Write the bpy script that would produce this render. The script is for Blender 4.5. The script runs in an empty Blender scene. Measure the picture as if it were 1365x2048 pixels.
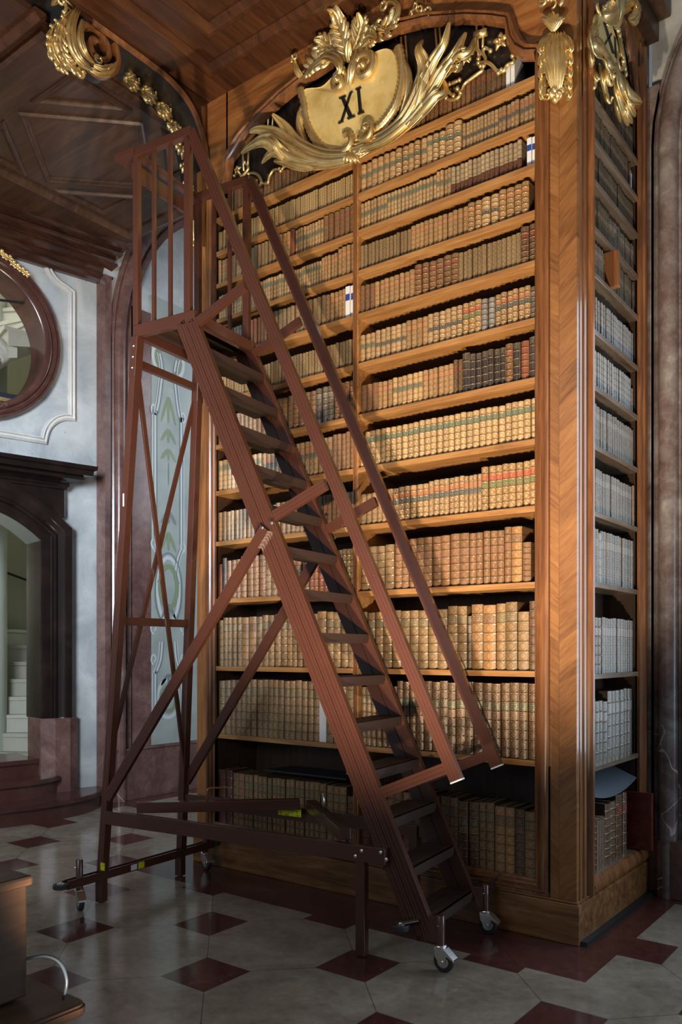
import bpy, math, random
import numpy as np
from mathutils import Vector, Matrix
random.seed(11)
R_=math.radians
# ------------------------------------------------------------------ camera
FPX=1648.0; CXP=682.5; CYP=1302.5; YAW=R_(37.182); CAM=np.array([1.5636,-4.0621,1.5])
cd=bpy.data.cameras.new('camera'); cam=bpy.data.objects.new('camera',cd); bpy.context.scene.collection.objects.link(cam)
cam.location=CAM; cam.rotation_euler=(math.pi/2,0,YAW)
cd.sensor_fit='AUTO'; cd.sensor_width=36; cd.lens=FPX/2048*36
cd.shift_y=(CYP-1024)/2048; cd.clip_start=.05; cd.clip_end=60
bpy.context.scene.camera=cam
sc=bpy.context.scene
sc.view_settings.view_transform='Standard'; sc.view_settings.look='None'
sc.view_settings.exposure=0.12; sc.view_settings.gamma=1
# ------------------------------------------------------------------ light
W=bpy.data.worlds.new('world'); sc.world=W; W.use_nodes=True
bg=W.node_tree.nodes['Background']; bg.inputs[0].default_value=(.76,.86,1,1); bg.inputs[1].default_value=.16
COL=sc.collection
def lamp(name,kind,loc,aim,energy,color,**kw):
    l=bpy.data.lights.new(name,kind); l.energy=energy; l.color=color
    for k,v in kw.items(): setattr(l,k,v)
    o=bpy.data.objects.new(name,l); COL.objects.link(o); o.location=loc
    o.rotation_euler=(Vector(aim)-Vector(loc)).to_track_quat('-Z','Y').to_euler(); return o
# warm floor spotlight that lights the press from below, in front of it
lamp('uplight','SPOT',(.15,-3.10,.30),(-1.10,0,3.55),800,(1,.80,.57),spot_size=R_(72),spot_blend=.8,shadow_soft_size=.05)
lamp('uplight','SPOT',(1.05,-2.60,.30),(-.95,0,3.5),700,(1,.81,.59),spot_size=R_(74),spot_blend=.8,shadow_soft_size=.05)
# the tall hall windows on the right / behind the camera (cool daylight), then an added fill
lamp('hall_window_and_fill','AREA',(6.4,1.6,1.9),(-1,0.4,1.7),60,(.66,.82,1),shape='RECTANGLE',size=2.0,size_y=2.6,spread=R_(120))
lamp('hall_window_and_fill','AREA',(-1.5,-7.5,3.4),(-4.6,0.8,2.6),70,(.70,.84,1),shape='RECTANGLE',size=2.5,size_y=3.5)
lamp('hall_window_and_fill','AREA',(-1.0,-5.6,3.3),(-5.2,0.5,2.7),80,(.80,.90,1),shape='RECTANGLE',size=1.6,size_y=2.4,spread=R_(52))  # unseen narrow area light added to brighten the grey left wall
# tall window in the niche of the right wall, just outside the frame
lamp('niche_window_light','AREA',(1.10,1.10,2.30),(1.08,0,2.28),48,(.66,.83,1),shape='RECTANGLE',size=1.5,size_y=2.9)
lamp('niche_window_light','AREA',(-3.0,3.9,4.4),(-4.9,1.4,2.2),55,(.78,.88,1),shape='RECTANGLE',size=1.6,size_y=2.4)
# unseen warm point light high in the hall
lamp('hall_warm_light','POINT',(-1.2,-4.6,4.3),(0,0,0),30,(1,.78,.55),shadow_soft_size=.25)
# ------------------------------------------------------------------ projection helpers
_f=np.array([-math.sin(YAW),math.cos(YAW),0]); _r=np.array([math.cos(YAW),math.sin(YAW),0]); _u=np.array([0,0,1.])
def ray(px,py): return _f+_r*(px-CXP)/FPX+_u*(CYP-py)/FPX
def on(px,py,ax,val):
    d=ray(px,py); return CAM+d*((val-CAM[ax])/d[ax])
def onpl(px,py,p0,n):
    d=ray(px,py); return CAM+d*(((np.array(p0)-CAM)@n)/(d@n))
def proj(w):
    d=np.array(w,float)-CAM; z=d@_f; return CXP+FPX*(d@_r)/z, CYP-FPX*d[2]/z, z
# ------------------------------------------------------------------ node helper
class NT:
    def __init__(s,name):
        s.m=bpy.data.materials.new(name); s.m.use_nodes=True; s.t=s.m.node_tree; s.t.nodes.clear()
        s.out=s.t.nodes.new('ShaderNodeOutputMaterial'); s.b=s.t.nodes.new('ShaderNodeBsdfPrincipled')
        s.t.links.new(s.b.outputs[0],s.out.inputs[0])
    def n(s,typ,**kw):
        x=s.t.nodes.new(typ)
        for k,v in kw.items(): setattr(x,k,v)
        return x
    def put(s,sock,v):
        if isinstance(v,bpy.types.NodeSocket): s.t.links.new(v,sock)
        elif v is not None:
            if isinstance(v,(tuple,list)) and len(v)==3 and sock.type=='RGBA': v=(*v,1)
            sock.default_value=v
    def M(s,op,a,b=None,c=None,clamp=False):
        x=s.n('ShaderNodeMath',operation=op); x.use_clamp=clamp
        for i,v in enumerate((a,b,c)):
            if v is not None: s.put(x.inputs[i],v)
        return x.outputs[0]
    def mix(s,f,a,b,mode='MIX'):
        x=s.n('ShaderNodeMix',data_type='RGBA',blend_type=mode); s.put(x.inputs[0],f); s.put(x.inputs[6],a); s.put(x.inputs[7],b); return x.outputs[2]
    def co(s,kind='Object'): return s.n('ShaderNodeTexCoord').outputs[kind]
    def map(s,v,scale=(1,1,1),rot=(0,0,0),loc=(0,0,0)):
        x=s.n('ShaderNodeMapping'); s.put(x.inputs[0],v); x.inputs[1].default_value=loc; x.inputs[2].default_value=rot; x.inputs[3].default_value=scale; return x.outputs[0]
    def noise(s,v,scale,detail=4,rough=.55,dist=0,out=0):
        x=s.n('ShaderNodeTexNoise'); s.put(x.inputs['Vector'],v); x.inputs['Scale'].default_value=scale; x.inputs['Detail'].default_value=detail
        x.inputs['Roughness'].default_value=rough; x.inputs['Distortion'].default_value=dist; return x.outputs[out]
    def ramp(s,f,stops,interp='LINEAR'):
        x=s.n('ShaderNodeValToRGB'); s.put(x.inputs[0],f); e=x.color_ramp.elements; x.color_ramp.interpolation=interp
        while len(e)<len(stops): e.new(.5)
        for i,(p,c) in enumerate(stops): e[i].position=p; e[i].color=(*c,1) if len(c)==3 else c
        return x.outputs[0]
    def sep(s,v):
        x=s.n('ShaderNodeSeparateXYZ'); s.put(x.inputs[0],v); return x.outputs
    def comb(s,a,b,c):
        x=s.n('ShaderNodeCombineXYZ')
        for i,v in enumerate((a,b,c)): s.put(x.inputs[i],v)
        return x.outputs[0]
    def step(s,a,b,x_):   # smoothstep
        x=s.n('ShaderNodeMapRange',interpolation_type='SMOOTHSTEP'); s.put(x.inputs[0],x_); s.put(x.inputs[1],a); s.put(x.inputs[2],b); return x.outputs[0]
    def bump(s,h,strength=.3,dist=.01):
        x=s.n('ShaderNodeBump'); s.put(x.inputs['Height'],h); x.inputs['Strength'].default_value=strength; x.inputs['Distance'].default_value=dist
        s.t.links.new(x.outputs[0],s.b.inputs['Normal'])
    def fin(s,col,rough=.5,metal=0,spec=None,coat=0):
        s.put(s.b.inputs['Base Color'],col); s.put(s.b.inputs['Roughness'],rough); s.put(s.b.inputs['Metallic'],metal)
        if spec is not None: s.put(s.b.inputs['Specular IOR Level'],spec)
        if coat: s.b.inputs['Coat Weight'].default_value=coat; s.b.inputs['Coat Roughness'].default_value=.12
        return s.m
def wood(name,c1,c2,c3,axis=2,rough=.38,coat=.15,sc_=1.0):
    t=NT(name); v=t.co(); s=[9,9,9]; s[axis]=.9; s=[q*sc_ for q in s]
    a=t.noise(t.map(v,tuple(s)),1.6,6,.6,1.2); b=t.noise(t.map(v,tuple(q*6 for q in s)),2,3,.6); big=t.noise(v,1.3,2)
    f=t.M('ADD',t.M('MULTIPLY',a,.65),t.M('ADD',t.M('MULTIPLY',b,.2),t.M('MULTIPLY',big,.25)))
    col=t.ramp(f,[(.38,c1),(.54,c2),(.70,c3)])
    t.bump(b,.12,.003)
    return t.fin(col,rough,coat=coat)
def plain(name,col,rough=.5,metal=0,coat=0,nz=.0):
    t=NT(name); c=col
    if nz: c=t.mix(t.M('MULTIPLY',t.noise(t.co(),6,5),nz),col,tuple(q*.35 for q in col))
    return t.fin(c,rough,metal,coat=coat)
M={}
M['walnut']=wood('walnut veneer',(.13,.045,.014),(.27,.10,.028),(.42,.18,.055))
M['walnut_x']=wood('walnut veneer horizontal',(.13,.045,.014),(.27,.10,.028),(.42,.18,.055),axis=0)
M['mould']=wood('polished moulding wood',(.085,.032,.012),(.17,.066,.023),(.27,.115,.042),rough=.28,coat=.35)
M['shelf']=wood('honey shelf wood',(.20,.085,.025),(.34,.16,.052),(.46,.25,.09),axis=0,rough=.42)
M['shelf_y']=wood('grey worn shelf wood',(.07,.045,.028),(.13,.092,.062),(.19,.145,.105),axis=1,rough=.27,coat=.5)
M['dark']=wood('dark interior wood',(.020,.010,.006),(.04,.019,.010),(.065,.032,.017),rough=.5)
M['ceil']=wood('dark ceiling veneer',(.028,.010,.005),(.058,.021,.009),(.105,.038,.014),axis=1,rough=.38)
M['ceil2']=wood('dark soffit veneer',(.035,.016,.009),(.068,.032,.017),(.11,.056,.030),axis=0,rough=.42)
M['ebony']=wood('ebonised wood',(.008,.006,.005),(.014,.010,.009),(.025,.018,.015),rough=.32)
M['box']=wood('oak box wood',(.028,.011,.003),(.055,.023,.007),(.085,.038,.012),axis=1,rough=.6,coat=0)
M['plinthw']=wood('dark burr plinth wood',(.055,.022,.008),(.16,.068,.022),(.29,.135,.046),axis=0,rough=.35,coat=.25)
M['cornw']=wood('dark polished cornice wood',(.020,.008,.005),(.042,.017,.010),(.075,.032,.019),axis=1,rough=.22,coat=.5)
def herring():
    t=NT('herringbone walnut veneer'); x,y,z=t.sep(t.co('Object'))
    g=t.n('ShaderNodeNewGeometry'); px,py,pz=t.sep(g.outputs['Position'])
    ax=t.M('ABSOLUTE',t.M('ADD',px,.115)); 
    s=t.M('SUBTRACT',pz,t.M('MULTIPLY',ax,.85)); side=t.M('GREATER_THAN',px,-.115)
    c=t.M('ADD',t.M('MULTIPLY',pz,.85),ax)
    blk=t.n('ShaderNodeTexWhiteNoise',noise_dimensions='2D'); t.put(blk.inputs[0],t.comb(t.M('FLOOR',t.M('MULTIPLY',s,6.5)),side,0))
    gr=t.noise(t.comb(t.M('MULTIPLY',s,26),t.M('MULTIPLY',c,3.0),t.M('MULTIPLY',side,9)),1.5,6,.65,.8)
    fine=t.noise(t.comb(t.M('MULTIPLY',s,160),t.M('MULTIPLY',c,6),0),1.5,3)
    big=t.noise(t.comb(px,py,t.M('MULTIPLY',pz,.8)),2.2,2)
    f=t.M('ADD',t.M('ADD',t.M('MULTIPLY',gr,.5),t.M('MULTIPLY',fine,.16)),t.M('ADD',t.M('MULTIPLY',blk.outputs[0],.13),t.M('MULTIPLY',big,.3)))
    seam=t.M('LESS_THAN',t.M('ABSOLUTE',t.M('SUBTRACT',t.M('FRACT',t.M('MULTIPLY',s,6.5)),.5)),.006)
    col=t.ramp(f,[(.34,(.085,.032,.010)),(.52,(.21,.088,.027)),(.72,(.33,.155,.050))])
    seam2=t.M('LESS_THAN',ax,.0012)
    col=t.mix(t.M('MULTIPLY',t.M('MAXIMUM',seam,seam2),.6),col,(.05,.02,.008))
    return t.fin(col,.3,coat=.4)
M['herring']=herring()
def marble(name,cols,vein=(.6,.5,.45),sc_=1.0,rough=.24,vs=.9,vamt=.8):
    t=NT(name); v=t.co(); w=t.noise(v,1.4*sc_,5,.6,1.4); m=t.noise(v,9*sc_,8,.72,.6)
    f=t.M('ADD',t.M('MULTIPLY',w,.6),t.M('MULTIPLY',m,.42))
    n=len(cols); col=t.ramp(f,[(.34+.34*i/(n-1),c) for i,c in enumerate(cols)])
    vn=t.noise(v,vs*sc_,4,.55,.9); line=t.M('MULTIPLY',t.M('SUBTRACT',1,t.step(.0,.0035,t.M('ABSOLUTE',t.M('SUBTRACT',vn,.58)))),t.step(.5,.56,t.noise(v,.8*sc_,2)))
    col=t.mix(t.M('MULTIPLY',line,vamt),col,vein)
    return t.fin(col,rough,coat=.0)
M['marble']=marble('red brown marble',[(.055,.026,.022),(.095,.045,.038),(.14,.075,.062),(.22,.13,.11)],vs=.5)
M['marble_grey']=marble('grey violet marble',[(.055,.045,.045),(.13,.090,.085),(.20,.175,.17),(.34,.32,.30)],vs=.6,sc_=1.2)
M['marble_dark']=marble('black brown marble',[(.007,.005,.0045),(.013,.008,.007),(.024,.014,.012)],vs=.6,rough=.16)
M['marble_step']=marble('dark red marble step',[(.045,.018,.014),(.075,.030,.023),(.11,.05,.04)],vamt=.15,rough=.2)
M['redboard']=marble('red marbled paper',[(.05,.006,.004),(.13,.02,.012),(.22,.05,.03)],sc_=7,vamt=0,rough=.35)
def stucco(name,c1,c2):
    t=NT(name); v=t.co(); a=t.noise(v,2.2,7,.62,.5); sp=t.noise(t.map(v,(1,1,1)),38,4,.6)
    col=t.ramp(a,[(.3,c1),(.68,c2)]); col=t.mix(t.M('MULTIPLY',t.step(.66,.72,sp),.65),col,(.10,.10,.11))
    return t.fin(col,.45)
M['stucco']=stucco('grey scagliola',(.25,.265,.275),(.50,.51,.51))
M['stucco_w']=stucco('warm grey stucco',(.42,.40,.375),(.60,.575,.54))
M['plaster']=plain('cream plaster',(.62,.62,.50),.7,nz=.1)
M['stone']=plain('worn limestone step',(.36,.35,.29),.6,nz=.4)
M['newel']=plain('white newel plaster',(.56,.59,.51),.6)
def gold():
    t=NT('gilded carving'); v=t.co(); a=t.noise(v,14,5,.6); b=t.noise(v,60,3)
    col=t.ramp(a,[(.25,(.58,.37,.13)),(.5,(.82,.62,.28)),(.75,(.93,.79,.47))])
    t.bump(b,.15,.002); return t.fin(col,t.ramp(a,[(.2,(.42,)*3),(.8,(.24,)*3)]),.82)
M['gold']=gold()
def goldplate():
    t=NT('gold leaf plate'); v=t.co(); a=t.noise(v,7,5,.65,.4); b=t.noise(v,26,3)
    col=t.ramp(a,[(.28,(.66,.45,.14)),(.5,(.86,.66,.26)),(.8,(.92,.76,.38))])
    t.bump(b,.08,.002); return t.fin(col,.36,.2)
M['goldplate']=goldplate()
M['black']=plain('black paint',(.012,.011,.010),.4)
M['iron']=plain('black iron',(.012,.012,.013),.5)
def ladder_paint():
    t=NT('brown gloss paint'); v=t.co(); a=t.noise(v,5,4); sp=t.noise(v,55,3,.7)
    col=t.mix(a,(.054,.0185,.0115),(.082,.029,.018)); col=t.mix(t.M('MULTIPLY',t.step(.73,.76,sp),.5),col,(.40,.27,.22))
    return t.fin(col,.24,coat=.3,spec=.5)
M['paint']=ladder_paint()
M['tread']=plain('worn brown tread',(.040,.019,.013),.55,nz=.6)
M['chrome']=plain('zinc plated steel',(.72,.71,.69),.24,1.0)
M['rubber']=plain('black rubber',(.018,.018,.02),.55)
M['bolt']=plain('bolt steel',(.75,.73,.70),.3,1.0)
M['capend']=plain('pale plastic end cap',(.55,.62,.66),.4)
def sticker():
    t=NT('yellow printed label'); u,v,_=t.sep(t.co('UV'))
    row=t.M('FRACT',t.M('MULTIPLY',v,4)); bar=t.M('LESS_THAN',t.M('ABSOLUTE',t.M('SUBTRACT',row,.5)),.22)
    wn=t.n('ShaderNodeTexWhiteNoise',noise_dimensions='2D'); t.put(wn.inputs[0],t.comb(t.M('FLOOR',t.M('MULTIPLY',u,34)),t.M('FLOOR',t.M('MULTIPLY',v,4)),0))
    inb=t.M('MULTIPLY',t.M('LESS_THAN',t.M('ABSOLUTE',t.M('SUBTRACT',u,.5)),.45),t.M('GREATER_THAN',wn.outputs[0],.5))
    return t.fin(t.mix(t.M('MULTIPLY',bar,inb),(.72,.70,.01),(.05,.05,.01)),.5)
M['sticker']=sticker()
M['whitestick']=plain('white tape',(.6,.6,.58),.5)
M['paper']=plain('grey blue paper sheet',(.085,.105,.125),.5)
M['navy']=plain('dark card',(.018,.022,.03),.4)
M['pages']=plain('aged page edges',(.20,.15,.09),.8,nz=.5)
M['white_book']=plain('white card cover',(.78,.80,.82),.5)
M['bluelab']=plain('blue printed band',(.03,.06,.32),.5)
M['cable']=plain('blue grey cable',(.05,.07,.10),.35)
# floor
def floor_mat():
    t=NT('marble floor'); g=t.n('ShaderNodeNewGeometry'); P=g.outputs['Position']; x,y,_=t.sep(P)
    X=t.M('DIVIDE',t.M('ADD',x,2.262),1.008); Y=t.M('DIVIDE',t.M('ADD',y,1.39),1.030)
    def cell(o):
        a=t.M('SUBTRACT',t.M('FRACT',t.M('ADD',X,.5+o)),.5); b=t.M('SUBTRACT',t.M('FRACT',t.M('ADD',Y,.5+o)),.5)
        return t.M('MAXIMUM',t.M('ABSOLUTE',a),t.M('ABSOLUTE',b)),a,b
    d1,a1,b1=cell(0); d2,_,_=cell(.5); d=t.M('MINIMUM',d1,d2)
    dot=t.M('LESS_THAN',d,.141); rim=t.M('LESS_THAN',d,.1445)
    p=t.M('ABSOLUTE',t.M('SUBTRACT',t.M('FRACT',t.M('ADD',t.M('ADD',X,Y),.5)),.5)); q=t.M('ABSOLUTE',t.M('SUBTRACT',t.M('FRACT',t.M('ADD',t.M('SUBTRACT',X,Y),.5)),.5))
    gr=t.M('LESS_THAN',t.M('MINIMUM',p,q),.0035)
    cl=t.noise(P,2.3,7,.62,1.0); fn=t.noise(P,16,7,.7)
    light=t.ramp(t.M('ADD',t.M('MULTIPLY',cl,.6),t.M('MULTIPLY',fn,.4)),[(.32,(.150,.124,.092)),(.5,(.25,.212,.162)),(.64,(.34,.298,.235))])
    lum=t.noise(P,5,2); light=t.mix(t.M('MULTIPLY',t.step(.66,.70,t.noise(P,22,5,.75,1.5)),.5),light,(.10,.09,.08))
    red=t.ramp(t.M('ADD',t.M('MULTIPLY',cl,.5),t.M('MULTIPLY',fn,.5)),[(.35,(.045,.015,.012)),(.55,(.09,.030,.024)),(.7,(.15,.06,.05))])
    col=t.mix(t.M('MULTIPLY',gr,.75),light,(.07,.06,.05)); col=t.mix(rim,col,(.06,.05,.045)); col=t.mix(dot,col,red)
    bx=t.M('MULTIPLY',t.M('LESS_THAN',x,.19),t.M('GREATER_THAN',x,-3.2)); bord=t.M('MULTIPLY',bx,t.M('GREATER_THAN',y,-.42))
    jo=t.M('LESS_THAN',t.M('ABSOLUTE',t.M('SUBTRACT',t.M('FRACT',t.M('MULTIPLY',t.M('ADD',x,y),.9)),.5)),.003)
    col=t.mix(bord,col,t.mix(jo,red,(.03,.02,.018)))
    farb=t.M('LESS_THAN',x,-4.93); farb=t.M('MULTIPLY',farb,t.M('GREATER_THAN',y,.9)); col=t.mix(farb,col,red)
    return t.fin(col,t.ramp(fn,[(.3,(.10,)*3),(.7,(.2,)*3)]),0,spec=.45)
M['floor']=floor_mat()
# leather spines, driven by mesh attributes
def leather():
    t=NT('gilt leather spines'); u,v,_=t.sep(t.co('UV'))
    def A(n): x=t.n('ShaderNodeAttribute',attribute_name=n); return x.outputs['Color'],x.outputs['Alpha']
    bc,ga=A('bcol'); lc,la=A('lcol'); mc,ma=A('mcol'); pc,asp=A('prm'); nb,orn,low=[t.n('ShaderNodeSeparateColor') ,0,0]
    t.put(nb.inputs[0],pc); NB=t.M('MULTIPLY',nb.outputs[0],10); ORN=nb.outputs[1]; TWO=nb.outputs[2]
    tt=t.M('MULTIPLY',v,NB); p=t.M('FRACT',tt); idx=t.M('FLOOR',tt); e=t.M('MINIMUM',p,t.M('SUBTRACT',1,p))
    g=t.n('ShaderNodeNewGeometry'); P=g.outputs['Position']; ln=t.noise(P,38,5,.7); l2=t.noise(P,7,4,.6); l3=t.noise(t.comb(t.M('MULTIPLY',t.sep(P)[0],90),t.M('MULTIPLY',t.sep(P)[1],90),t.M('MULTIPLY',t.sep(P)[2],9)),1,4)
    base=t.mix(t.M('MULTIPLY',t.step(.35,.75,ln),.55),bc,t.mix(.5,bc,(.02,.01,.006)))
    base=t.mix(t.M('MULTIPLY',t.step(.45,.8,l2),.4),base,t.mix(.5,bc,(.34,.24,.13)))
    base=t.mix(t.M('MULTIPLY',t.step(.5,.8,l3),.35),base,(.05,.025,.012))
    base=t.mix(t.M('MULTIPLY',t.M('SUBTRACT',1,t.step(.02,.22,e)),.45),base,(.035,.016,.008)); base=t.mix(t.M('MULTIPLY',t.step(.30,.5,t.M('ABSOLUTE',t.M('SUBTRACT',u,.5))),.55),base,(.03,.014,.007))  # shade by the cords and rounded spine edges is painted into the leather
    def eq(a,b): return t.M('LESS_THAN',t.M('ABSOLUTE',t.M('SUBTRACT',a,b)),.5)
    lab1=eq(idx,t.M('MULTIPLY',la,10)); lab2=eq(idx,t.M('MULTIPLY',ma,10)); inp=t.M('GREATER_THAN',e,.09); inu=t.M('LESS_THAN',t.M('ABSOLUTE',t.M('SUBTRACT',u,.5)),.47)
    wear=t.step(.25,.5,ln); low2=t.M('MULTIPLY',t.M('LESS_THAN',v,.42),TWO)
    base=t.mix(low2,base,(.085,.025,.022))
    m1=t.M('MULTIPLY',t.M('MULTIPLY',lab1,inp),inu); m2=t.M('MULTIPLY',t.M('MULTIPLY',lab2,inp),inu)
    base=t.mix(t.M('MULTIPLY',m1,.9),base,lc); base=t.mix(t.M('MULTIPLY',m2,.9),base,mc)
    dx=t.M('MULTIPLY',t.M('SUBTRACT',u,.5),asp); dy=t.M('SUBTRACT',p,.5)
    dia=t.M('ADD',t.M('ABSOLUTE',dx),t.M('ABSOLUTE',dy)); cir=t.M('SQRT',t.M('ADD',t.M('MULTIPLY',dx,dx),t.M('MULTIPLY',dy,dy)))
    mm=t.n('ShaderNodeMix',data_type='FLOAT'); t.put(mm.inputs[0],t.M('GREATER_THAN',ORN,.5)); t.put(mm.inputs[2],dia); t.put(mm.inputs[3],t.M('MULTIPLY',cir,1.25)); r=mm.outputs[0]
    def ring(a,w): return t.M('SUBTRACT',1,t.step(w*.45,w,t.M('ABSOLUTE',t.M('SUBTRACT',r,a))))
    o=t.M('MAXIMUM',ring(.27,.035),t.M('SUBTRACT',1,t.step(.05,.09,r)))
    # corner leaves: diagonal lattice
    cr=t.M('MULTIPLY',t.M('SUBTRACT',1,t.step(.02,.05,t.M('ABSOLUTE',t.M('SUBTRACT',dia,.60)))),t.step(.45,.6,t.noise(P,60,3))); cr=t.M('MULTIPLY',cr,inp)
    o=t.M('MAXIMUM',o,t.M('MULTIPLY',cr,.8)); o=t.M('MULTIPLY',o,t.M('GREATER_THAN',ORN,.1))
    notlab=t.M('SUBTRACT',1,t.M('MAXIMUM',lab1,lab2)); o=t.M('MULTIPLY',o,notlab)
    tx=t.M('MULTIPLY',t.M('LESS_THAN',t.M('ABSOLUTE',t.M('SUBTRACT',t.M('FRACT',t.M('MULTIPLY',p,5)),.5)),.2),t.M('LESS_THAN',t.M('ABSOLUTE',t.M('SUBTRACT',u,.5)),.33))
    wn=t.n('ShaderNodeTexWhiteNoise',noise_dimensions='3D'); t.put(wn.inputs[0],t.comb(t.M('FLOOR',t.M('MULTIPLY',u,15)),t.M('FLOOR',t.M('MULTIPLY',p,5)),idx))
    tx=t.M('MULTIPLY',t.M('MULTIPLY',tx,t.M('GREATER_THAN',wn.outputs[0],.35)),t.M('MULTIPLY',t.M('MAXIMUM',m1,m2),1))
    line=t.M('SUBTRACT',1,t.step(.012,.03,t.M('ABSOLUTE',t.M('SUBTRACT',e,.10))))
    sl=t.M('SUBTRACT',1,t.step(.012,.03,t.M('ABSOLUTE',t.M('SUBTRACT',t.M('ABSOLUTE',t.M('SUBTRACT',u,.5)),.43))))
    gm=t.M('MAXIMUM',t.M('MAXIMUM',o,tx),t.M('MAXIMUM',line,t.M('MULTIPLY',sl,.5)))
    ok=t.M('MULTIPLY',t.M('GREATER_THAN',u,0),t.M('LESS_THAN',u,1)); gm=t.M('MULTIPLY',t.M('MULTIPLY',gm,ok),t.M('MULTIPLY',ga,t.M('MULTIPLY_ADD',t.M('MULTIPLY',wear,t.step(.30,.62,t.noise(P,130,3,.7))),.62,.16)))
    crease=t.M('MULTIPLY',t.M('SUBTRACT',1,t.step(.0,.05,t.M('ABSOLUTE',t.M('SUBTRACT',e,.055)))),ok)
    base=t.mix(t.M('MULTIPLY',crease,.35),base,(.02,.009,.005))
    # dark stamped ground round the tooling on pale spines
    col=t.mix(gm,base,(.80,.58,.26))
    dk=t.M('MULTIPLY',t.M('SUBTRACT',1,t.step(.05,.10,t.M('ABSOLUTE',t.M('SUBTRACT',r,.37)))),t.M('MULTIPLY',t.M('MULTIPLY',ok,notlab),t.M('MULTIPLY',ga,t.M('GREATER_THAN',ORN,.1))))
    col=t.mix(t.M('MULTIPLY',dk,.5),col,(.035,.016,.009))
    t.bump(ln,.15,.002)
    return t.fin(col,t.M('MULTIPLY_ADD',ln,.25,.24),t.M('MULTIPLY',gm,.35),spec=.6)
M['leather']=leather()
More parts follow.
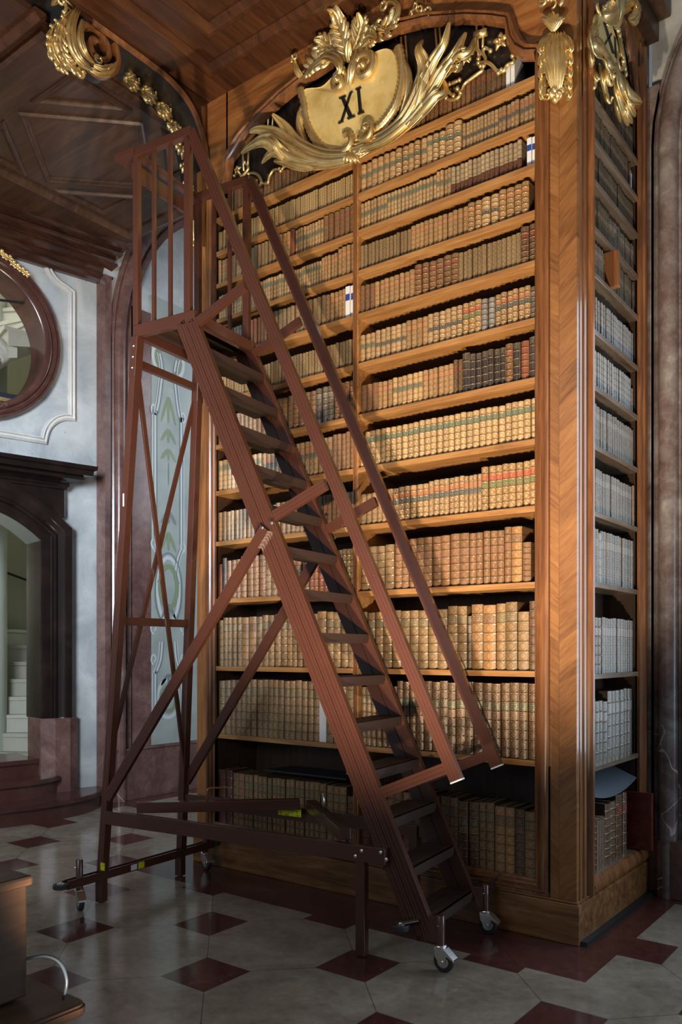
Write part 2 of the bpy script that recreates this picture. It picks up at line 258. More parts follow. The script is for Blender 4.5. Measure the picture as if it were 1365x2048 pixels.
# ------------------------------------------------------------------ mesh builder
OFF={}
def tag(o,label=None,cat=None,group=None,kind=None):
    if label: o['label']=label
    if cat: o['category']=cat
    if group: o['group']=group
    if kind: o['kind']=kind
    return o
def empty(name,loc,label=None,cat=None,group=None):
    o=bpy.data.objects.new(name,None); COL.objects.link(o); o.location=loc; o.empty_display_size=.1
    OFF[o.name]=np.array(loc,float); return tag(o,label,cat,group)
class MB:
    def __init__(s): s.v=[]; s.f=[]; s.m=[]; s.uv={}
    def add(s,vs,fs,mi=0):
        b=len(s.v); s.v+= [tuple(float(c) for c in q) for q in vs]; s.f+=[tuple(b+i for i in f) for f in fs]; s.m+=[mi]*len(fs); return s
    def box(s,a,b,mi=0):
        x0,x1=sorted((a[0],b[0])); y0,y1=sorted((a[1],b[1])); z0,z1=sorted((a[2],b[2]))
        return s.add([(x0,y0,z0),(x1,y0,z0),(x1,y1,z0),(x0,y1,z0),(x0,y0,z1),(x1,y0,z1),(x1,y1,z1),(x0,y1,z1)],
            [(0,3,2,1),(4,5,6,7),(0,1,5,4),(1,2,6,5),(2,3,7,6),(3,0,4,7)],mi)
    def bar(s,p,q,side,w,h,mi=0,prof=None):
        """bar from p to q; side = direction of thickness w, h = across the other way"""
        p=np.array(p,float);q=np.array(q,float);t=(q-p)/np.linalg.norm(q-p);a=np.array(side,float);a=a-t*(a@t);a/=np.linalg.norm(a);b=np.cross(t,a)
        pr=prof or [(-.5,-.5),(.5,-.5),(.5,.5),(-.5,.5)]
        n=len(pr); vs=[e+a*w*i+b*h*j for e in (p,q) for i,j in pr]
        fs=[tuple(range(n))[::-1],tuple(range(n,2*n))]+[(k,(k+1)%n,n+(k+1)%n,n+k) for k in range(n)]
        return s.add(vs,fs,mi)
    def tube(s,pts,rad,n=8,cap=True,closed=False,flat=1.0,up=None,mi=0):
        pts=[np.array(p,float) for p in pts]; m=len(pts); rad=rad if isinstance(rad,(list,tuple,np.ndarray)) else [rad]*m
        T=[]
        for i in range(m):
            a=pts[(i-1)%m] if (closed or i>0) else pts[0]; b=pts[(i+1)%m] if (closed or i<m-1) else pts[-1]; d=b-a; T.append(d/(np.linalg.norm(d)+1e-12))
        u0=np.array(up,float) if up is not None else (np.array([0,0,1.]) if abs(T[0][2])<.9 else np.array([1.,0,0]))
        vs=[]
        for i in range(m):
            u=u0-T[i]*(u0@T[i]); u/= (np.linalg.norm(u)+1e-12)
            if up is None: u0=u
            w=np.cross(T[i],u)
            for k in range(n):
                c=2*math.pi*k/n; vs.append(pts[i]+u*math.cos(c)*rad[i]*flat+w*math.sin(c)*rad[i])
        fs=[]
        for i in range(m if closed else m-1):
            for k in range(n): fs.append((i*n+k,i*n+(k+1)%n,((i+1)%m)*n+(k+1)%n,((i+1)%m)*n+k))
        if cap and not closed: fs+= [tuple(range(n))[::-1],tuple(range((m-1)*n,m*n))]
        return s.add(vs,fs,mi)
    def lathe(s,c,axis,prof,n=20,mi=0):
        """prof: (dist along axis, radius)"""
        c=np.array(c,float);a=np.array(axis,float);a/=np.linalg.norm(a);u=np.cross(a,[0,0,1.]) if abs(a[2])<.9 else np.cross(a,[1.,0,0]);u/=np.linalg.norm(u);w=np.cross(a,u)
        vs=[c+a*d+(u*math.cos(2*math.pi*k/n)+w*math.sin(2*math.pi*k/n))*r for d,r in prof for k in range(n)]
        m=len(prof); fs=[(i*n+k,i*n+(k+1)%n,(i+1)*n+(k+1)%n,(i+1)*n+k) for i in range(m-1) for k in range(n)]
        fs+=[tuple(range(n))[::-1],tuple(range((m-1)*n,m*n))]
        return s.add(vs,fs,mi)
    def sweep(s,path,prof,mp,closed=False,mi=0,cap=True):
        """path: 2D (u,v); prof: (across, out) across>0 = left of travel; mp(u,v,d)->xyz"""
        P=[np.array(p,float) for p in path]; n=len(P); N=[]
        for i in range(n):
            def nr(a,b): d=b-a; d=d/(np.linalg.norm(d)+1e-12); return np.array([-d[1],d[0]])
            if closed: n1=nr(P[i-1],P[i]); n2=nr(P[i],P[(i+1)%n])
            else: n1=nr(P[max(i-1,0)],P[max(i,1)]); n2=nr(P[min(i,n-2)],P[min(i+1,n-1)])
            m_=(n1+n2); m_/= (np.linalg.norm(m_)+1e-12); k=1/max(.35,m_@n1); N.append(m_*k)
        vs=[]; k=len(prof)
        for i in range(n):
            for a,d in prof: q=P[i]+N[i]*a; vs.append(mp(q[0],q[1],d))
        fs=[(i*k+j,i*k+j+1,((i+1)%n)*k+j+1,((i+1)%n)*k+j) for i in range(n if closed else n-1) for j in range(k-1)]
        if cap and not closed: fs+=[tuple(range(k)),tuple(range((n-1)*k,n*k))[::-1]]
        return s.add(vs,fs,mi)
    def poly(s,pts,mp,d0,d1,mi=0):
        n=len(pts); vs=[mp(*p,d0) for p in pts]+[mp(*p,d1) for p in pts]
        fs=[tuple(range(n))[::-1],tuple(range(n,2*n))]+[(k,(k+1)%n,n+(k+1)%n,n+k) for k in range(n)]
        return s.add(vs,fs,mi)
    def build(s,name,mats,parent=None,smooth=False,bevel=0,auto=None,sub=0):
        off=OFF[parent.name] if parent is not None else (s.org if hasattr(s,'org') else np.zeros(3))
        me=bpy.data.meshes.new(name); v=np.array(s.v,float)-off; me.from_pydata([tuple(q) for q in v],[],s.f)
        if not isinstance(mats,(list,tuple)): mats=[mats]
        for q in mats: me.materials.append(M[q])
        if len(mats)>1: me.polygons.foreach_set('material_index',s.m)
        import bmesh
        b=bmesh.new(); b.from_mesh(me); bmesh.ops.recalc_face_normals(b,faces=b.faces); b.to_mesh(me); b.free()
        o=bpy.data.objects.new(name,me); COL.objects.link(o)
        if parent is not None: o.parent=parent
        else: o.location=off
        OFF[o.name]=off
        if smooth:
            me.polygons.foreach_set('use_smooth',[True]*len(me.polygons))
            if auto:
                me.set_sharp_from_angle(angle=R_(auto))
        if bevel:
            m=o.modifiers.new('bevel','BEVEL'); m.width=bevel; m.segments=2; m.limit_method='ANGLE'; m.angle_limit=R_(40)
        if sub: m=o.modifiers.new('sub','SUBSURF'); m.levels=sub; m.render_levels=sub
        return o
def struct(mb,name,mats,**k): o=mb.build(name,mats,**k); o['kind']='structure'; return o
FR=lambda x,z,d: (x,.02-d,z)            # plane of the press front, d out towards the room
SD=lambda y,z,d: (-.02+d,y,z)           # plane of the press side
def fr(px,py,d=0): p=on(px,py,1,.02-d); return (p[0],p[2])
def sd(px,py,d=0): p=on(px,py,0,-.02+d); return (p[1],p[2])
def arc(c,r,a0,a1,n,ry=None): return [(c[0]+r*math.cos(R_(a0+(a1-a0)*i/n)),c[1]+(ry or r)*math.sin(R_(a0+(a1-a0)*i/n))) for i in range(n+1)]
def smooth(pts,n=6,closed=False):
    P=[np.array(p,float) for p in pts]; m=len(P); out=[]
    for i in range(m if closed else m-1):
        g=lambda k: P[k%m] if closed else P[min(max(k,0),m-1)]
        p0,p1,p2,p3=g(i-1),g(i),g(i+1),g(i+2)
        for j in range(n):
            t=j/n; out.append(.5*((2*p1)+(-p0+p2)*t+(2*p0-5*p1+4*p2-p3)*t*t+(-p0+3*p1-3*p2+p3)*t**3))
    if not closed: out.append(P[-1])
    return out
# ================================================================== STRUCTURE
b=MB(); b.box((-9,-8,-.1),(5,6,0)); struct(b,'floor','floor')
# right wall: grey stucco field with marble pier and arch surround
YR=1.20
RW=lambda x,z,d:(x,YR-d,z)
b=MB(); b.box((-.0,YR+.02,0),(3.2,YR+.3,7)); struct(b,'wall_right','stucco')
torus=[(-.26,.0),(-.26,.03),(-.20,.03),(-.19,.05),(-.175,.03),(-.165,.03)]+[(-.165+.06*(1-math.cos(R_(a))),.03+.065*math.sin(R_(a))) for a in range(20,161,20)]+[(-.04,.03),(-.03,.045),(-.015,.03),(.0,.03),(.0,.0)]
b=MB()
path=[(.27,.0),(.27,4.62)]+[(.27+1.3*(1-math.cos(R_(a))),4.62+1.15*math.sin(R_(a))) for a in range(6,91,7)]
b.sweep(path[::1],[(-a-.26+.27*0,d) for a,d in torus][::-1] if 0 else [(a+.26,d) for a,d in torus],RW); struct(b,'trim_1','marble_grey',smooth=True,auto=35)
b=MB(); b.box((-.03,YR-.03,.0),(.06,YR+.03,5.0)); b.box((.26,YR-.0,.0),(3.2,YR+.03,5.9)); struct(b,'trim_2','marble_grey')
b=MB(); b.box((.0,YR-.045,0),(3.2,YR+.02,.34)); b.box((.0,YR-.055,.34),(3.2,YR+.02,.36)); b.box((.06,YR-.09,0),(.22,YR,.35)); struct(b,'baseboard_right','marble',bevel=.004)
b=MB(); b.box((.0,YR-.07,0),(3.2,YR-.045,.025)); b.box((-.02,0.02,0),(.035,YR,.022)); struct(b,'trim_3','iron')
# left wall: arch section on x=-5.2, portal section on an oblique plane
XL=-5.2
LW=lambda y,z,d:(XL+d,y,z)
b=MB(); b.box((XL-.3,1.0,0),(XL,6,8)); struct(b,'wall_left','stucco')
b=MB(); path=[(1.31,.0),(1.31,4.55)]+[(1.31+1.35*(1-math.cos(R_(a))),4.55+1.75*math.sin(R_(a))) for a in range(5,91,6)]
b.sweep(path,[(a+.26,d) for a,d in torus],LW); struct(b,'trim_4','marble',smooth=True,auto=35)
b=MB(); b.box((XL,1.30,0),(XL+.03,1.556,5.0)); b.box((XL,2.6,0),(XL+.03,3.1,6)); struct(b,'trim_5','marble')
b=MB(); b.box((XL,1.0,0),(XL+.06,3.2,.50)); b.box((XL,1.0,.50),(XL+.075,3.2,.52)); struct(b,'baseboard_left','marble',bevel=.004)
# oblique portal wall
dP=np.array([.218,.976,0]); dP/=np.linalg.norm(dP); nP=np.array([dP[1],-dP[0],0]); P0=np.array([-5.3,1.0,0])
PW=lambda p,z,d: tuple(P0+dP*p+nP*d+np.array([0,0,z]))
PC=-1.2
def ring(c,r,n): return [(c[0]+r*math.cos(2*math.pi*i/n),c[1]+r*math.sin(2*math.pi*i/n)) for i in range(n)]
# wall with door opening and round opening: build as column strips
def portal_wall(t0,t1):
    b=MB(); DW=.62; H0=2.55; H1=2.82; OC=(PC,4.38); OR=.66
    xs=sorted(set([-4.0,PC-DW,PC+DW,.22]+[PC-DW+2*DW*i/14 for i in range(15)]+[PC-OR*math.cos(math.pi*i/20) for i in range(21)]))
    def gaps(x):
        g=[]
        if abs(x-PC)<DW+1e-6: g.append((0,H0+(H1-H0)*(1-((x-PC)/DW)**2)))
        if abs(x-PC)<OR+1e-6: h=math.sqrt(max(0,OR*OR-(x-PC)**2)); g.append((OC[1]-h,OC[1]+h))
        return g
    for x0,x1 in zip(xs[:-1],xs[1:]):
        xm=(x0+x1)/2; gm=len([1 for _ in gaps(xm)]); 
        def cols(x):
            g=[]
            inD=abs(xm-PC)<DW; inO=abs(xm-PC)<OR; z=[0]
            if inD: z=[H0+(H1-H0)*(1-min(1,((x-PC)/DW)**2))]
            if inO: h=math.sqrt(max(0,OR*OR-(x-PC)**2)); z+= [OC[1]-h,OC[1]+h]
            return z+[7]
        za,zb=cols(x0),cols(x1)
        for k in range(0,len(za),2):
            vs=[PW(x0,za[k],d) for d in (t0,t1)]+[PW(x1,zb[k],d) for d in (t0,t1)]+[PW(x0,za[k+1],d) for d in (t0,t1)]+[PW(x1,zb[k+1],d) for d in (t0,t1)]
            b.add(vs,[(0,2,6,4),(1,5,7,3),(0,1,3,2),(4,6,7,5)])
    return b
struct(portal_wall(-.30,0),'wall_portal','stucco')
# ceilings
CZ=5.38
def ceiling():
    b=MB(); b.box((-2.7,-6,CZ),(1.6,.05,CZ+.1)); o=struct(b,'ceiling','ceil')
    b=MB(); mp=lambda u,v,d:(u,v,CZ-d)
    pr=[(-.05,0),(-.05,.012),(-.03,.03),(0,.035),(.03,.02),(.05,.012),(.05,0)]
    for k,(x0,x1,y0,y1) in enumerate([(-2.45,-.1,-2.6,-.22),(-2.2,-.35,-2.35,-.47)]):
        b.sweep([(x0,y0),(x1,y0),(x1,y1),(x0,y1)],pr,mp,closed=True)
    struct(b,'trim_6','ceil',smooth=True,auto=30)
ceiling()
SZ=5.5
b=MB(); b.box((-5.9,-3.4,SZ),(-3.05,1.12,SZ+.18)); b.box((-3.06,1.0,SZ-.02),(-2.84,1.12,SZ+.18)); struct(b,'ceiling_soffit','ceil2')
b=MB(); mp=lambda u,v,d:(u,v,SZ-d); pr=[(-.028,0),(-.028,.008),(-.015,.024),(0,.028),(.012,.016),(.028,.010),(.028,0)]
cx,cy,h=-4.03,-.01,.60
b.sweep([(cx-h,cy),(cx,cy-h),(cx+h,cy),(cx,cy+h)],pr,mp,closed=True)
for sx in(-1,1):
    for sy in(-1,1):
        c=(cx+sx*.66,cy+sy*.62); t=[(c[0],c[1]),(c[0]-sx*.42,c[1]),(c[0],c[1]-sy*.42)]
        b.sweep(t if sx*sy>0 else t[::-1],pr,mp,closed=True)
b.sweep([(cx-.8,-3.3),(cx+.80,-3.3),(cx+.80,1.02),(cx-.8,1.02)],[(-.05,0),(-.05,.02),(0,.05),(.05,.02),(.05,0)],mp,closed=True)
struct(b,'trim_7','ceil2',smooth=True,auto=30)
# stair well seen through the portal
CW=np.array([*(P0+dP*-.72+nP*-1.65)[:2],0])
b=MB(); n=40
vs=[];fs=[]
for i in range(n):
    a=2*math.pi*i/n; q=CW+np.array([math.cos(a),math.sin(a),0])*1.32
    vs+=[(q[0],q[1],0),(q[0],q[1],7.2)]
keep=[]
for i in range(n):
    a=2*math.pi*(i+.5)/n; q=np.array([math.cos(a),math.sin(a),0]); 
    if q@nP>.70: continue
    keep.append((2*i,2*((i+1)%n),2*((i+1)%n)+1,2*i+1))
b.add(vs,keep); struct(b,'wall_stairwell','plaster')
b=MB(); b.lathe(tuple(CW),(0,0,1),[(0,.36),(7,.36)],28); struct(b,'trim_8','newel',smooth=True,auto=50)
lamp('stair_light','AREA',tuple(CW+nP*1.0+np.array([0,0,6.9])-dP*.9),tuple(CW+np.array([0,0,2.0])+dP*.5),60,(1,.97,.84),shape='RECTANGLE',size=.8,size_y=.8)
lamp('stair_light','POINT',tuple(CW+nP*.85-dP*.75+np.array([0,0,2.3])),(0,0,0),15,(1,.97,.84),shadow_soft_size=.3)
lamp('stair_light','POINT',tuple(CW+nP*.85-dP*.75+np.array([0,0,4.9])),(0,0,0),15,(1,.97,.84),shadow_soft_size=.3)
ang0=math.atan2(dP[1],dP[0])
stair=empty('spiral_staircase',tuple(CW),'pale stone spiral staircase winding up behind the dark marble doorway','staircase')
for k in range(30):
    a0=ang0+R_(52-18*(k)); # turns from the front to the back on the right-hand side
    b=MB(); z=.42+.192*k
    def pt(r,a,z): return (CW[0]+r*math.cos(a),CW[1]+r*math.sin(a),z)
    # direction: rises while going away from the hall
    a0=ang0-R_(62)+R_(15*k); a1=a0+R_(19)
    na=a0-R_(1.6)
    vs=[pt(.34,na,z-.045),pt(1.31,na,z-.045),pt(1.31,a1,z-.045),pt(.34,a1,z-.045),pt(.34,na,z),pt(1.31,na,z),pt(1.31,a1,z),pt(.34,a1,z)]
    F6=[(0,3,2,1),(4,5,6,7),(0,1,5,4),(1,2,6,5),(2,3,7,6),(3,0,4,7)]
    b.add(vs,F6)
    vs=[pt(.34,a0,z-.2),pt(1.31,a0,z-.2),pt(1.31,a1,z-.1),pt(.34,a1,z-.1),pt(.34,a0,z-.04),pt(1.31,a0,z-.04),pt(1.31,a1,z-.04),pt(.34,a1,z-.04)]
    b.add(vs,F6); b.build('step','stone',stair,bevel=.006)
# thin iron handrail on the stair-well wall
def rail_pts(): return [tuple(CW+(dP*math.cos(R_(t))-nP*math.sin(R_(t)))*1.24+np.array([0,0,2.75-.0080*(90-t)*-1*-1])) for t in range(20,96,6)]
b=MB(); b.tube(rail_pts(),.014,8)
for t in (40,70): q=CW+(dP*math.cos(R_(t))-nP*math.sin(R_(t)))*1.24; b.tube([tuple(q+np.array([0,0,2.75-.008*(90-t)])),tuple(q+np.array([0,0,2.66-.008*(90-t)]))],.009,6)
tag(b.build('handrail','iron',None,smooth=True),'thin black iron handrail fixed to the cream stairwell wall','handrail')
# red marble entrance steps (rounded) in front of the portal
def roundstep(c,hw,dep,z0,z1,d_in):
    pts=[]; 
    for i in range(25):
        a=math.pi*i/24; pts.append((c+hw*math.cos(a)*-1,dep*math.sin(a)**.8))
    return pts
entr=empty('entrance_steps',tuple(P0+dP*PC),'three rounded dark red marble steps in front of the spiral stair doorway','steps')
for k,(c,hw,dep,z) in enumerate([(-.98,.97,.62,.165),(-1.02,.60,.32,.325),(-1.15,.58,.03,.485)]):
    b=MB(); z0=[0,.165,.325][k]
    def outline(g): return [(c-(hw+g)*math.cos(math.pi*i/24),(dep+g)*math.sin(math.pi*i/24)) for i in range(25)]+[(c+hw,.006),(c-hw,.006)]
    mp=lambda u,v,d:PW(u,d,v)
    b.poly(outline(0),lambda u,v,d:PW(u,d,v),z0,z-.045); 
    for g0,h0,h1 in [(.022,-.045,-.035),(.034,-.035,-.012),(.024,-.012,-.003),(.008,-.003,0)]: b.poly(outline(g0),lambda u,v,d:PW(u,d,v),z+h0,z+h1)
    b.build('step','marble_step',entr,smooth=True,auto=40)
b=MB(); b.poly([(PC-.6,.0),(PC+.6,.0),(PC+.6,-.6),(PC-.6,-.6)],lambda u,v,d:PW(u,d,v),.30,.485); struct(b,'floor_landing','marble_step')
# door portal surround : architrave, plinth blocks, frieze, cornice
def door_arch(p): return 2.55+.27*(1-((p-PC)/.62)**2)
portal=empty('door_portal',PW(PC,0,0)); portal['kind']='structure'; portal.name='door_1'; OFF[portal.name]=np.array(PW(PC,0,0))
path=[(PC+.62,.86)]+[(PC+.62-1.24*i/16,door_arch(PC+.62-1.24*i/16)) for i in range(17)]+[(PC-.62,.86)]
pr=[(.014,-.33),(.014,.05),(0,.056),(-.08,.05),(-.09,.075),(-.10,.055),(-.115,.06),(-.125,.085),(-.135,.06),(-.16,.065),(-.19,.09),(-.21,.10),(-.27,.10),(-.28,.0)]
b=MB(); b.sweep(path,pr,PW); b.build('architrave','marble_dark',portal,smooth=True,auto=30)
b=MB()
for sg in(-1,1):
    x0=PC+sg*.60; x1=PC+sg*.96
    b.poly([(x0,-.28),(x0,.06),(x0+sg*.12,.12),(x0+sg*.26,.13),(x1,.06),(x1,0)],lambda u,v,d:PW(u,d,v),.12,.865)
b.build('plinth_block','marble',portal,bevel=.005)
b=MB(); b.poly([(PC-.62,2.72),(PC-.5,2.8),(PC,2.95),(PC+.5,2.8),(PC+.62,2.72),(PC+.83,2.78),(PC+.83,3.06),(PC-.83,3.06),(PC-.83,2.78)],PW,0,.07); b.build('frieze','marble_dark',portal,bevel=.004)
cp=[(0,.07),(.0,.09),(.02,.09),(.035,.11),(.05,.10),(.07,.14),(.09,.20),(.12,.205),(.125,.27),(.17,.275),(.18,.30),(.215,.305),(.215,0)]
b=MB()
for dx in (0,):
    vs=[];
    for (h_,d_) in cp:
        e=.83+max(0,d_-.07)
        vs+=[PW(PC-e,3.045+h_,0),PW(PC-e,3.045+h_,d_),PW(PC+e,3.045+h_,d_),PW(PC+e,3.045+h_,0)]
    k=len(cp); fs=[]
    for i in range(k-1):
        for j in range(3): fs.append((i*4+j,i*4+j+1,(i+1)*4+j+1,(i+1)*4+j))
    fs.append((0,1,2,3)); b.add(vs,fs)
b.build('cornice','marble_dark',portal,bevel=.003)
# round opening (oculus) with red marble ring
oc=empty('oculus',PW(PC,4.38,0)); oc.name='window_1'; oc['kind']='structure'; OFF[oc.name]=np.array(PW(PC,4.38,0))
b=MB(); rp=[(.014,-.33),(.014,.035),(0,.045),(-.03,.05),(-.04,.075),(-.055,.055),(-.07,.06),(-.085,.085),(-.10,.065),(-.12,.07),(-.135,.04),(-.14,0)]
b.sweep(ring((PC,4.38),.665,64)[::-1],[(-a,d) for a,d in rp],PW,closed=True) if 0 else b.sweep(ring((PC,4.38),.665,64),rp,PW,closed=True)
b.build('ring_frame','marble_step',oc,smooth=True,auto=35)
b=MB(); b.bar(PW(PC-.62,3.88,-.12),PW(PC+.45,3.88,-.12),nP,.10,.05); b.build('sill','navy',oc)
b=MB(); b.bar(PW(PC-.62,3.835,-.06),PW(PC+.46,3.835,-.06),nP,.03,.035); b.build('gilt_sill_edge','gold',oc)
b=MB(); b.tube([PW(PC-.6,4.63,-.1),PW(PC+.5,4.80,-.1)],.012,8); b.build('iron_bar','iron',oc)
# stucco panel moulding on the portal wall
b=MB(); q=[(-.275,3.86)]+[(-.275,4.4),(-.275,4.98)]+[(-.47+.14*math.cos(R_(a))*-1+.0,5.10+.0) for a in ()]
pth=[(-.95-1.2,3.50),(-.55,3.50)]+[(-.275-.27*math.cos(R_(a)),3.50+.27*math.sin(R_(a))) for a in range(10,91,10)]+[(-.275,3.80),(-.275,4.98)]+[(-.275-.03-.22*math.sin(R_(a)),4.98+.25-.22*math.cos(R_(a))+.0) for a in range(10,91,10)]+[(-.53,5.26),(-2.1,5.26)]
b.sweep(pth,[(-.035,0),(-.035,.02),(-.02,.035),(-.008,.02),(.004,.02),(.012,.035),(.022,.02),(.03,.02),(.035,.008),(.035,0)],PW)
struct(b,'trim_9','stucco_w',smooth=True,auto=35)
# curved dark cornice below the soffit on the portal wall
b=MB(); cp=[(.0,.0),(.0,.05),(-.03,.06),(-.05,.10),(-.07,.10),(-.09,.07),(-.13,.08),(-.17,.15),(-.19,.15),(-.20,.11),(-.23,.12),(-.26,.20),(-.28,.21),(-.30,.17),(-.33,.27),(-.36,.28),(-.36,.0)]
vs=[]
for a,d in cp: vs+=[PW(-3.2,5.14-a,0),PW(-3.2,5.14-a,d),PW(.06+d*.5,5.14-a,d),PW(.075+d*.5,5.14-a,-.1)]
k=len(cp); fs=[(i*4+j,i*4+j+1,(i+1)*4+j+1,(i+1)*4+j) for i in range(k-1) for j in range(3)]; b.add(vs,fs); struct(b,'trim_10','cornw',smooth=True,auto=30)
b=MB(); b.box((XL-.12,.98,0),(XL+.03,1.06,5.2)); struct(b,'trim_11','marble')
# painted grisaille panel in the niche
def painting():
    b=MB(); b.box((XL+.002,1.558,.525),(XL+.035,2.58,5.2)); o=b.build('painted_panel','gris',None); tag(o,'tall grey green painted panel of scrolls and leaf drops in the arched niche','painting'); return o
t=NT('grisaille ground'); v=t.co(); M['gris']=t.fin(t.ramp(t.noise(v,3,5),[(.3,(.22,.245,.225)),(.7,(.31,.335,.31))]),.55)
M['gris_l']=plain('pale grisaille paint',(.42,.455,.46),.55); M['gris_d']=plain('dark grisaille paint',(.14,.16,.155),.55); M['gris_g']=plain('green grisaille paint',(.17,.21,.12),.55)
pan=painting()
def pb(pts,w,mat,rot=0,n=5,taper=False,z=.037):
    """painted stroke: flat ribbon lying on the panel"""
    P=smooth(pts,n); b=MB(); m=len(P); pr=[]
    rad=[w*(math.sin(math.pi*min(.97,max(.06,i/(m-1))))**.6 if taper else 1) for i in range(m)]
    vs=[];fs=[]
    for i,p in enumerate(P):
        a=P[max(0,i-1)];c=P[min(m-1,i+1)];d=(c-a)/(np.linalg.norm(c-a)+1e-9);nn=np.array([-d[1],d[0]])*rad[i]/2
        q1=p+nn;q2=p-nn; vs+=[LW(q1[0],q1[1],z),LW(q2[0],q2[1],z)]
    fs=[(2*i,2*i+2,2*i+3,2*i+1) for i in range(m-1)]
    b.add(vs,fs); return b
def gp(px,py): p=on(px,py,0,XL+.035); return (p[1],p[2])
strokes={'gris_l':[],'gris_d':[],'gris_g':[]}
pc=gp(337,900)[0]
for sx in(-1,1):
    def q(u,z): return (pc+sx*u*.66,z)
    for w,off,mt in ((.026,0,'gris_l'),(.009,.028,'gris_d'),(.009,-.030,'gris_d'),(.014,.052,'gris_l')):
        u0=.27+off
        strokes[mt].append(([q(u0,.75),q(u0,1.25),q(u0-.02,1.28),q(.16+off,1.42),q(.13+off,1.6)],w,False))
        strokes[mt].append(([q(u0,2.65),q(u0,3.9),q(u0-.01,3.96)],w,False))
        strokes[mt].append(([q(u0-.02,3.98),q(.19+off,4.14),q(.13+off,4.45),q(.18+off,4.62)],w,False))
        strokes[mt].append(([q(u0,2.6),q(.2+off,2.5),q(.14+off,2.32),q(.2+off,2.22)],w,False))
    for zc,r in ((4.02,.05),(2.62,.05),(1.42,.05),(1.75,.06)):
        strokes['gris_l'].append(([q(.30+r*math.cos(R_(a))*(1-a/600),zc+r*math.sin(R_(a))*(1-a/600)) for a in range(-90,300,40)],.02,False))
for (zc,h,mt) in ((4.05,.28,'gris_g'),(3.78,.14,'gris_g'),(3.58,.12,'gris_g'),(2.66,.2,'gris_g'),(2.92,.14,'gris_d'),(1.92,.16,'gris_d'),(1.2,.12,'gris_d')):
    for sx in(-1,0,1):
        strokes[mt].append(([(pc+sx*.01,zc+h/2),(pc+sx*.055,zc),(pc+sx*.10,zc-h/2)],.035,True))
strokes['gris_d'].append(([(pc,3.5),(pc,3.25)],.012,True)); strokes['gris_d'].append(([(pc,2.95),(pc,3.1)],.012,True))
for rx,rz,zc,mt,w in ((.15,.34,2.15,'gris_l',.04),(.185,.39,2.15,'gris_d',.012),(.12,.22,2.18,'gris_g',.05),(.15,.2,1.0,'gris_l',.04),(.1,.13,1.0,'gris_g',.04),(.16,.14,4.56,'gris_g',.06),(.21,.2,4.58,'gris_l',.04)):
    strokes[mt].append(([(pc+rx*math.cos(R_(a)),zc+rz*math.sin(R_(a))) for a in range(0,361,20)],w,False))
B=MB()
for mi,(mt,L) in enumerate(strokes.items()):
    for i,(pts,w,tp) in enumerate(L):
        q=pb(pts,w,mt,taper=tp,z=.0362+.0004*(i%7)+{'gris_l':.000,'gris_d':.0012,'gris_g':.0006}[mt]); B.add(q.v,q.f,mi)
B.build('painted_ornament',['gris_l','gris_d','gris_g'],pan)
# ================================================================== BEAM WITH ARCH (left)
cur=[(.045,4.66),(.04,4.80),(.0,5.02),(-.06,5.17),(-.15,5.28),(-.28,5.34),(-.45,5.365),(-.95,5.37),(-3.4,5.37)]
XA,XB=-2.72,-3.00
def beam():
    c=[tuple(p) for p in smooth(cur[:-1],5)]+[cur[-1]]
    b=MB(); vs=[]
    for y,z in c: vs+=[(XA,y,z),(XB,y,z)]
    n=len(c); b.add(vs,[(2*i,2*i+1,2*i+3,2*i+2) for i in range(n-1)])
    o=b.build('arch_soffit','ebony',arch,smooth=True)
    b=MB()
    for x in (XA,XB):
        vs=[]
        for y,z in c: vs+=[(x,y,z),(x,max(y,-.02) if z<5.0 else y,5.46)]
        b.add(vs,[(2*i,2*i+1,2*i+3,2*i+2) for i in range(n-1)])
    b.build('arch_spandrel','ceil',arch)
    b=MB(); b.sweep(c[:-1][::-1],[(-.02,0),(-.02,.02),(0,.03),(.02,.015),(.02,0)],lambda u,v,d:(XA+d,u,v)); b.sweep([(-.03,4.35),(-.03,5.33)],[(-.012,0),(-.012,.015),(.012,.015),(.012,0)],lambda u,v,d:(XA+d,u,v))
    b.build('arch_edge_moulding','mould',arch,smooth=True,auto=40)
arch=empty('arched_beam',(XA,0,0)); arch.name='trim_12'; OFF['trim_12']=np.array((XA,0,0.)); arch['kind']='structure'
beam()
b=MB(); b.box((-5.9,-1.7,5.33),(XB+.1,-1.12,5.6)); 
b.sweep([(-5.9,-1.12),(-2.95,-1.12)],[(-.03,.0),(-.03,.04),(.0,.05),(.03,.03),(.03,0)],lambda u,v,d:(u,v,5.34-d)); b.sweep([(-5.9,-1.22),(-2.85,-1.22)],[(-.04,.0),(-.04,.03),(.0,.06),(.04,.03),(.04,0)],lambda u,v,d:(u,v,5.34-d))
struct(b,'trim_13','ceil',smooth=True,auto=30)
# ================================================================== BOOKCASE
press=empty('bookcase',(-1.4,.6,0),'towering walnut bookcase with numbered gilt cartouche and filled shelves on two sides','bookcase')
BX0,XOL,XD0,XD1,XOR=-2.83,-2.64,-1.445,-1.405,-.245
zs=[on(1066,y,1,.02)[2] for y in (151,241,326.5,420,520,635,754,877,1011,1163.6,1342,1521)]+[.30]
TH=.032
b=MB(); b.box((BX0-.02,0,0),(0,YR,.205)); b.box((BX0-.005,.012,.205),(-.012,YR,.218)); b.build('plinth','plinthw',press,bevel=.004)
b=MB(); b.box((BX0+.02,.44,.2),(-.26,.47,5.4)); b.box((XOL-.03,.03,.2),(XOL,.46,5.4)); b.box((XOR,.03,.2),(XOR+.015,.46,5.4)); b.build('back_panel','dark',press)
b=MB(); b.box((-.262,.2,.2),(-.235,YR-.02,5.2)); b.box((-.25,.19,.2),(-.03,.21,5.2)); b.box((-.25,1.02,.2),(-.03,1.05,5.2)); b.build('side_back_panel','dark',press)
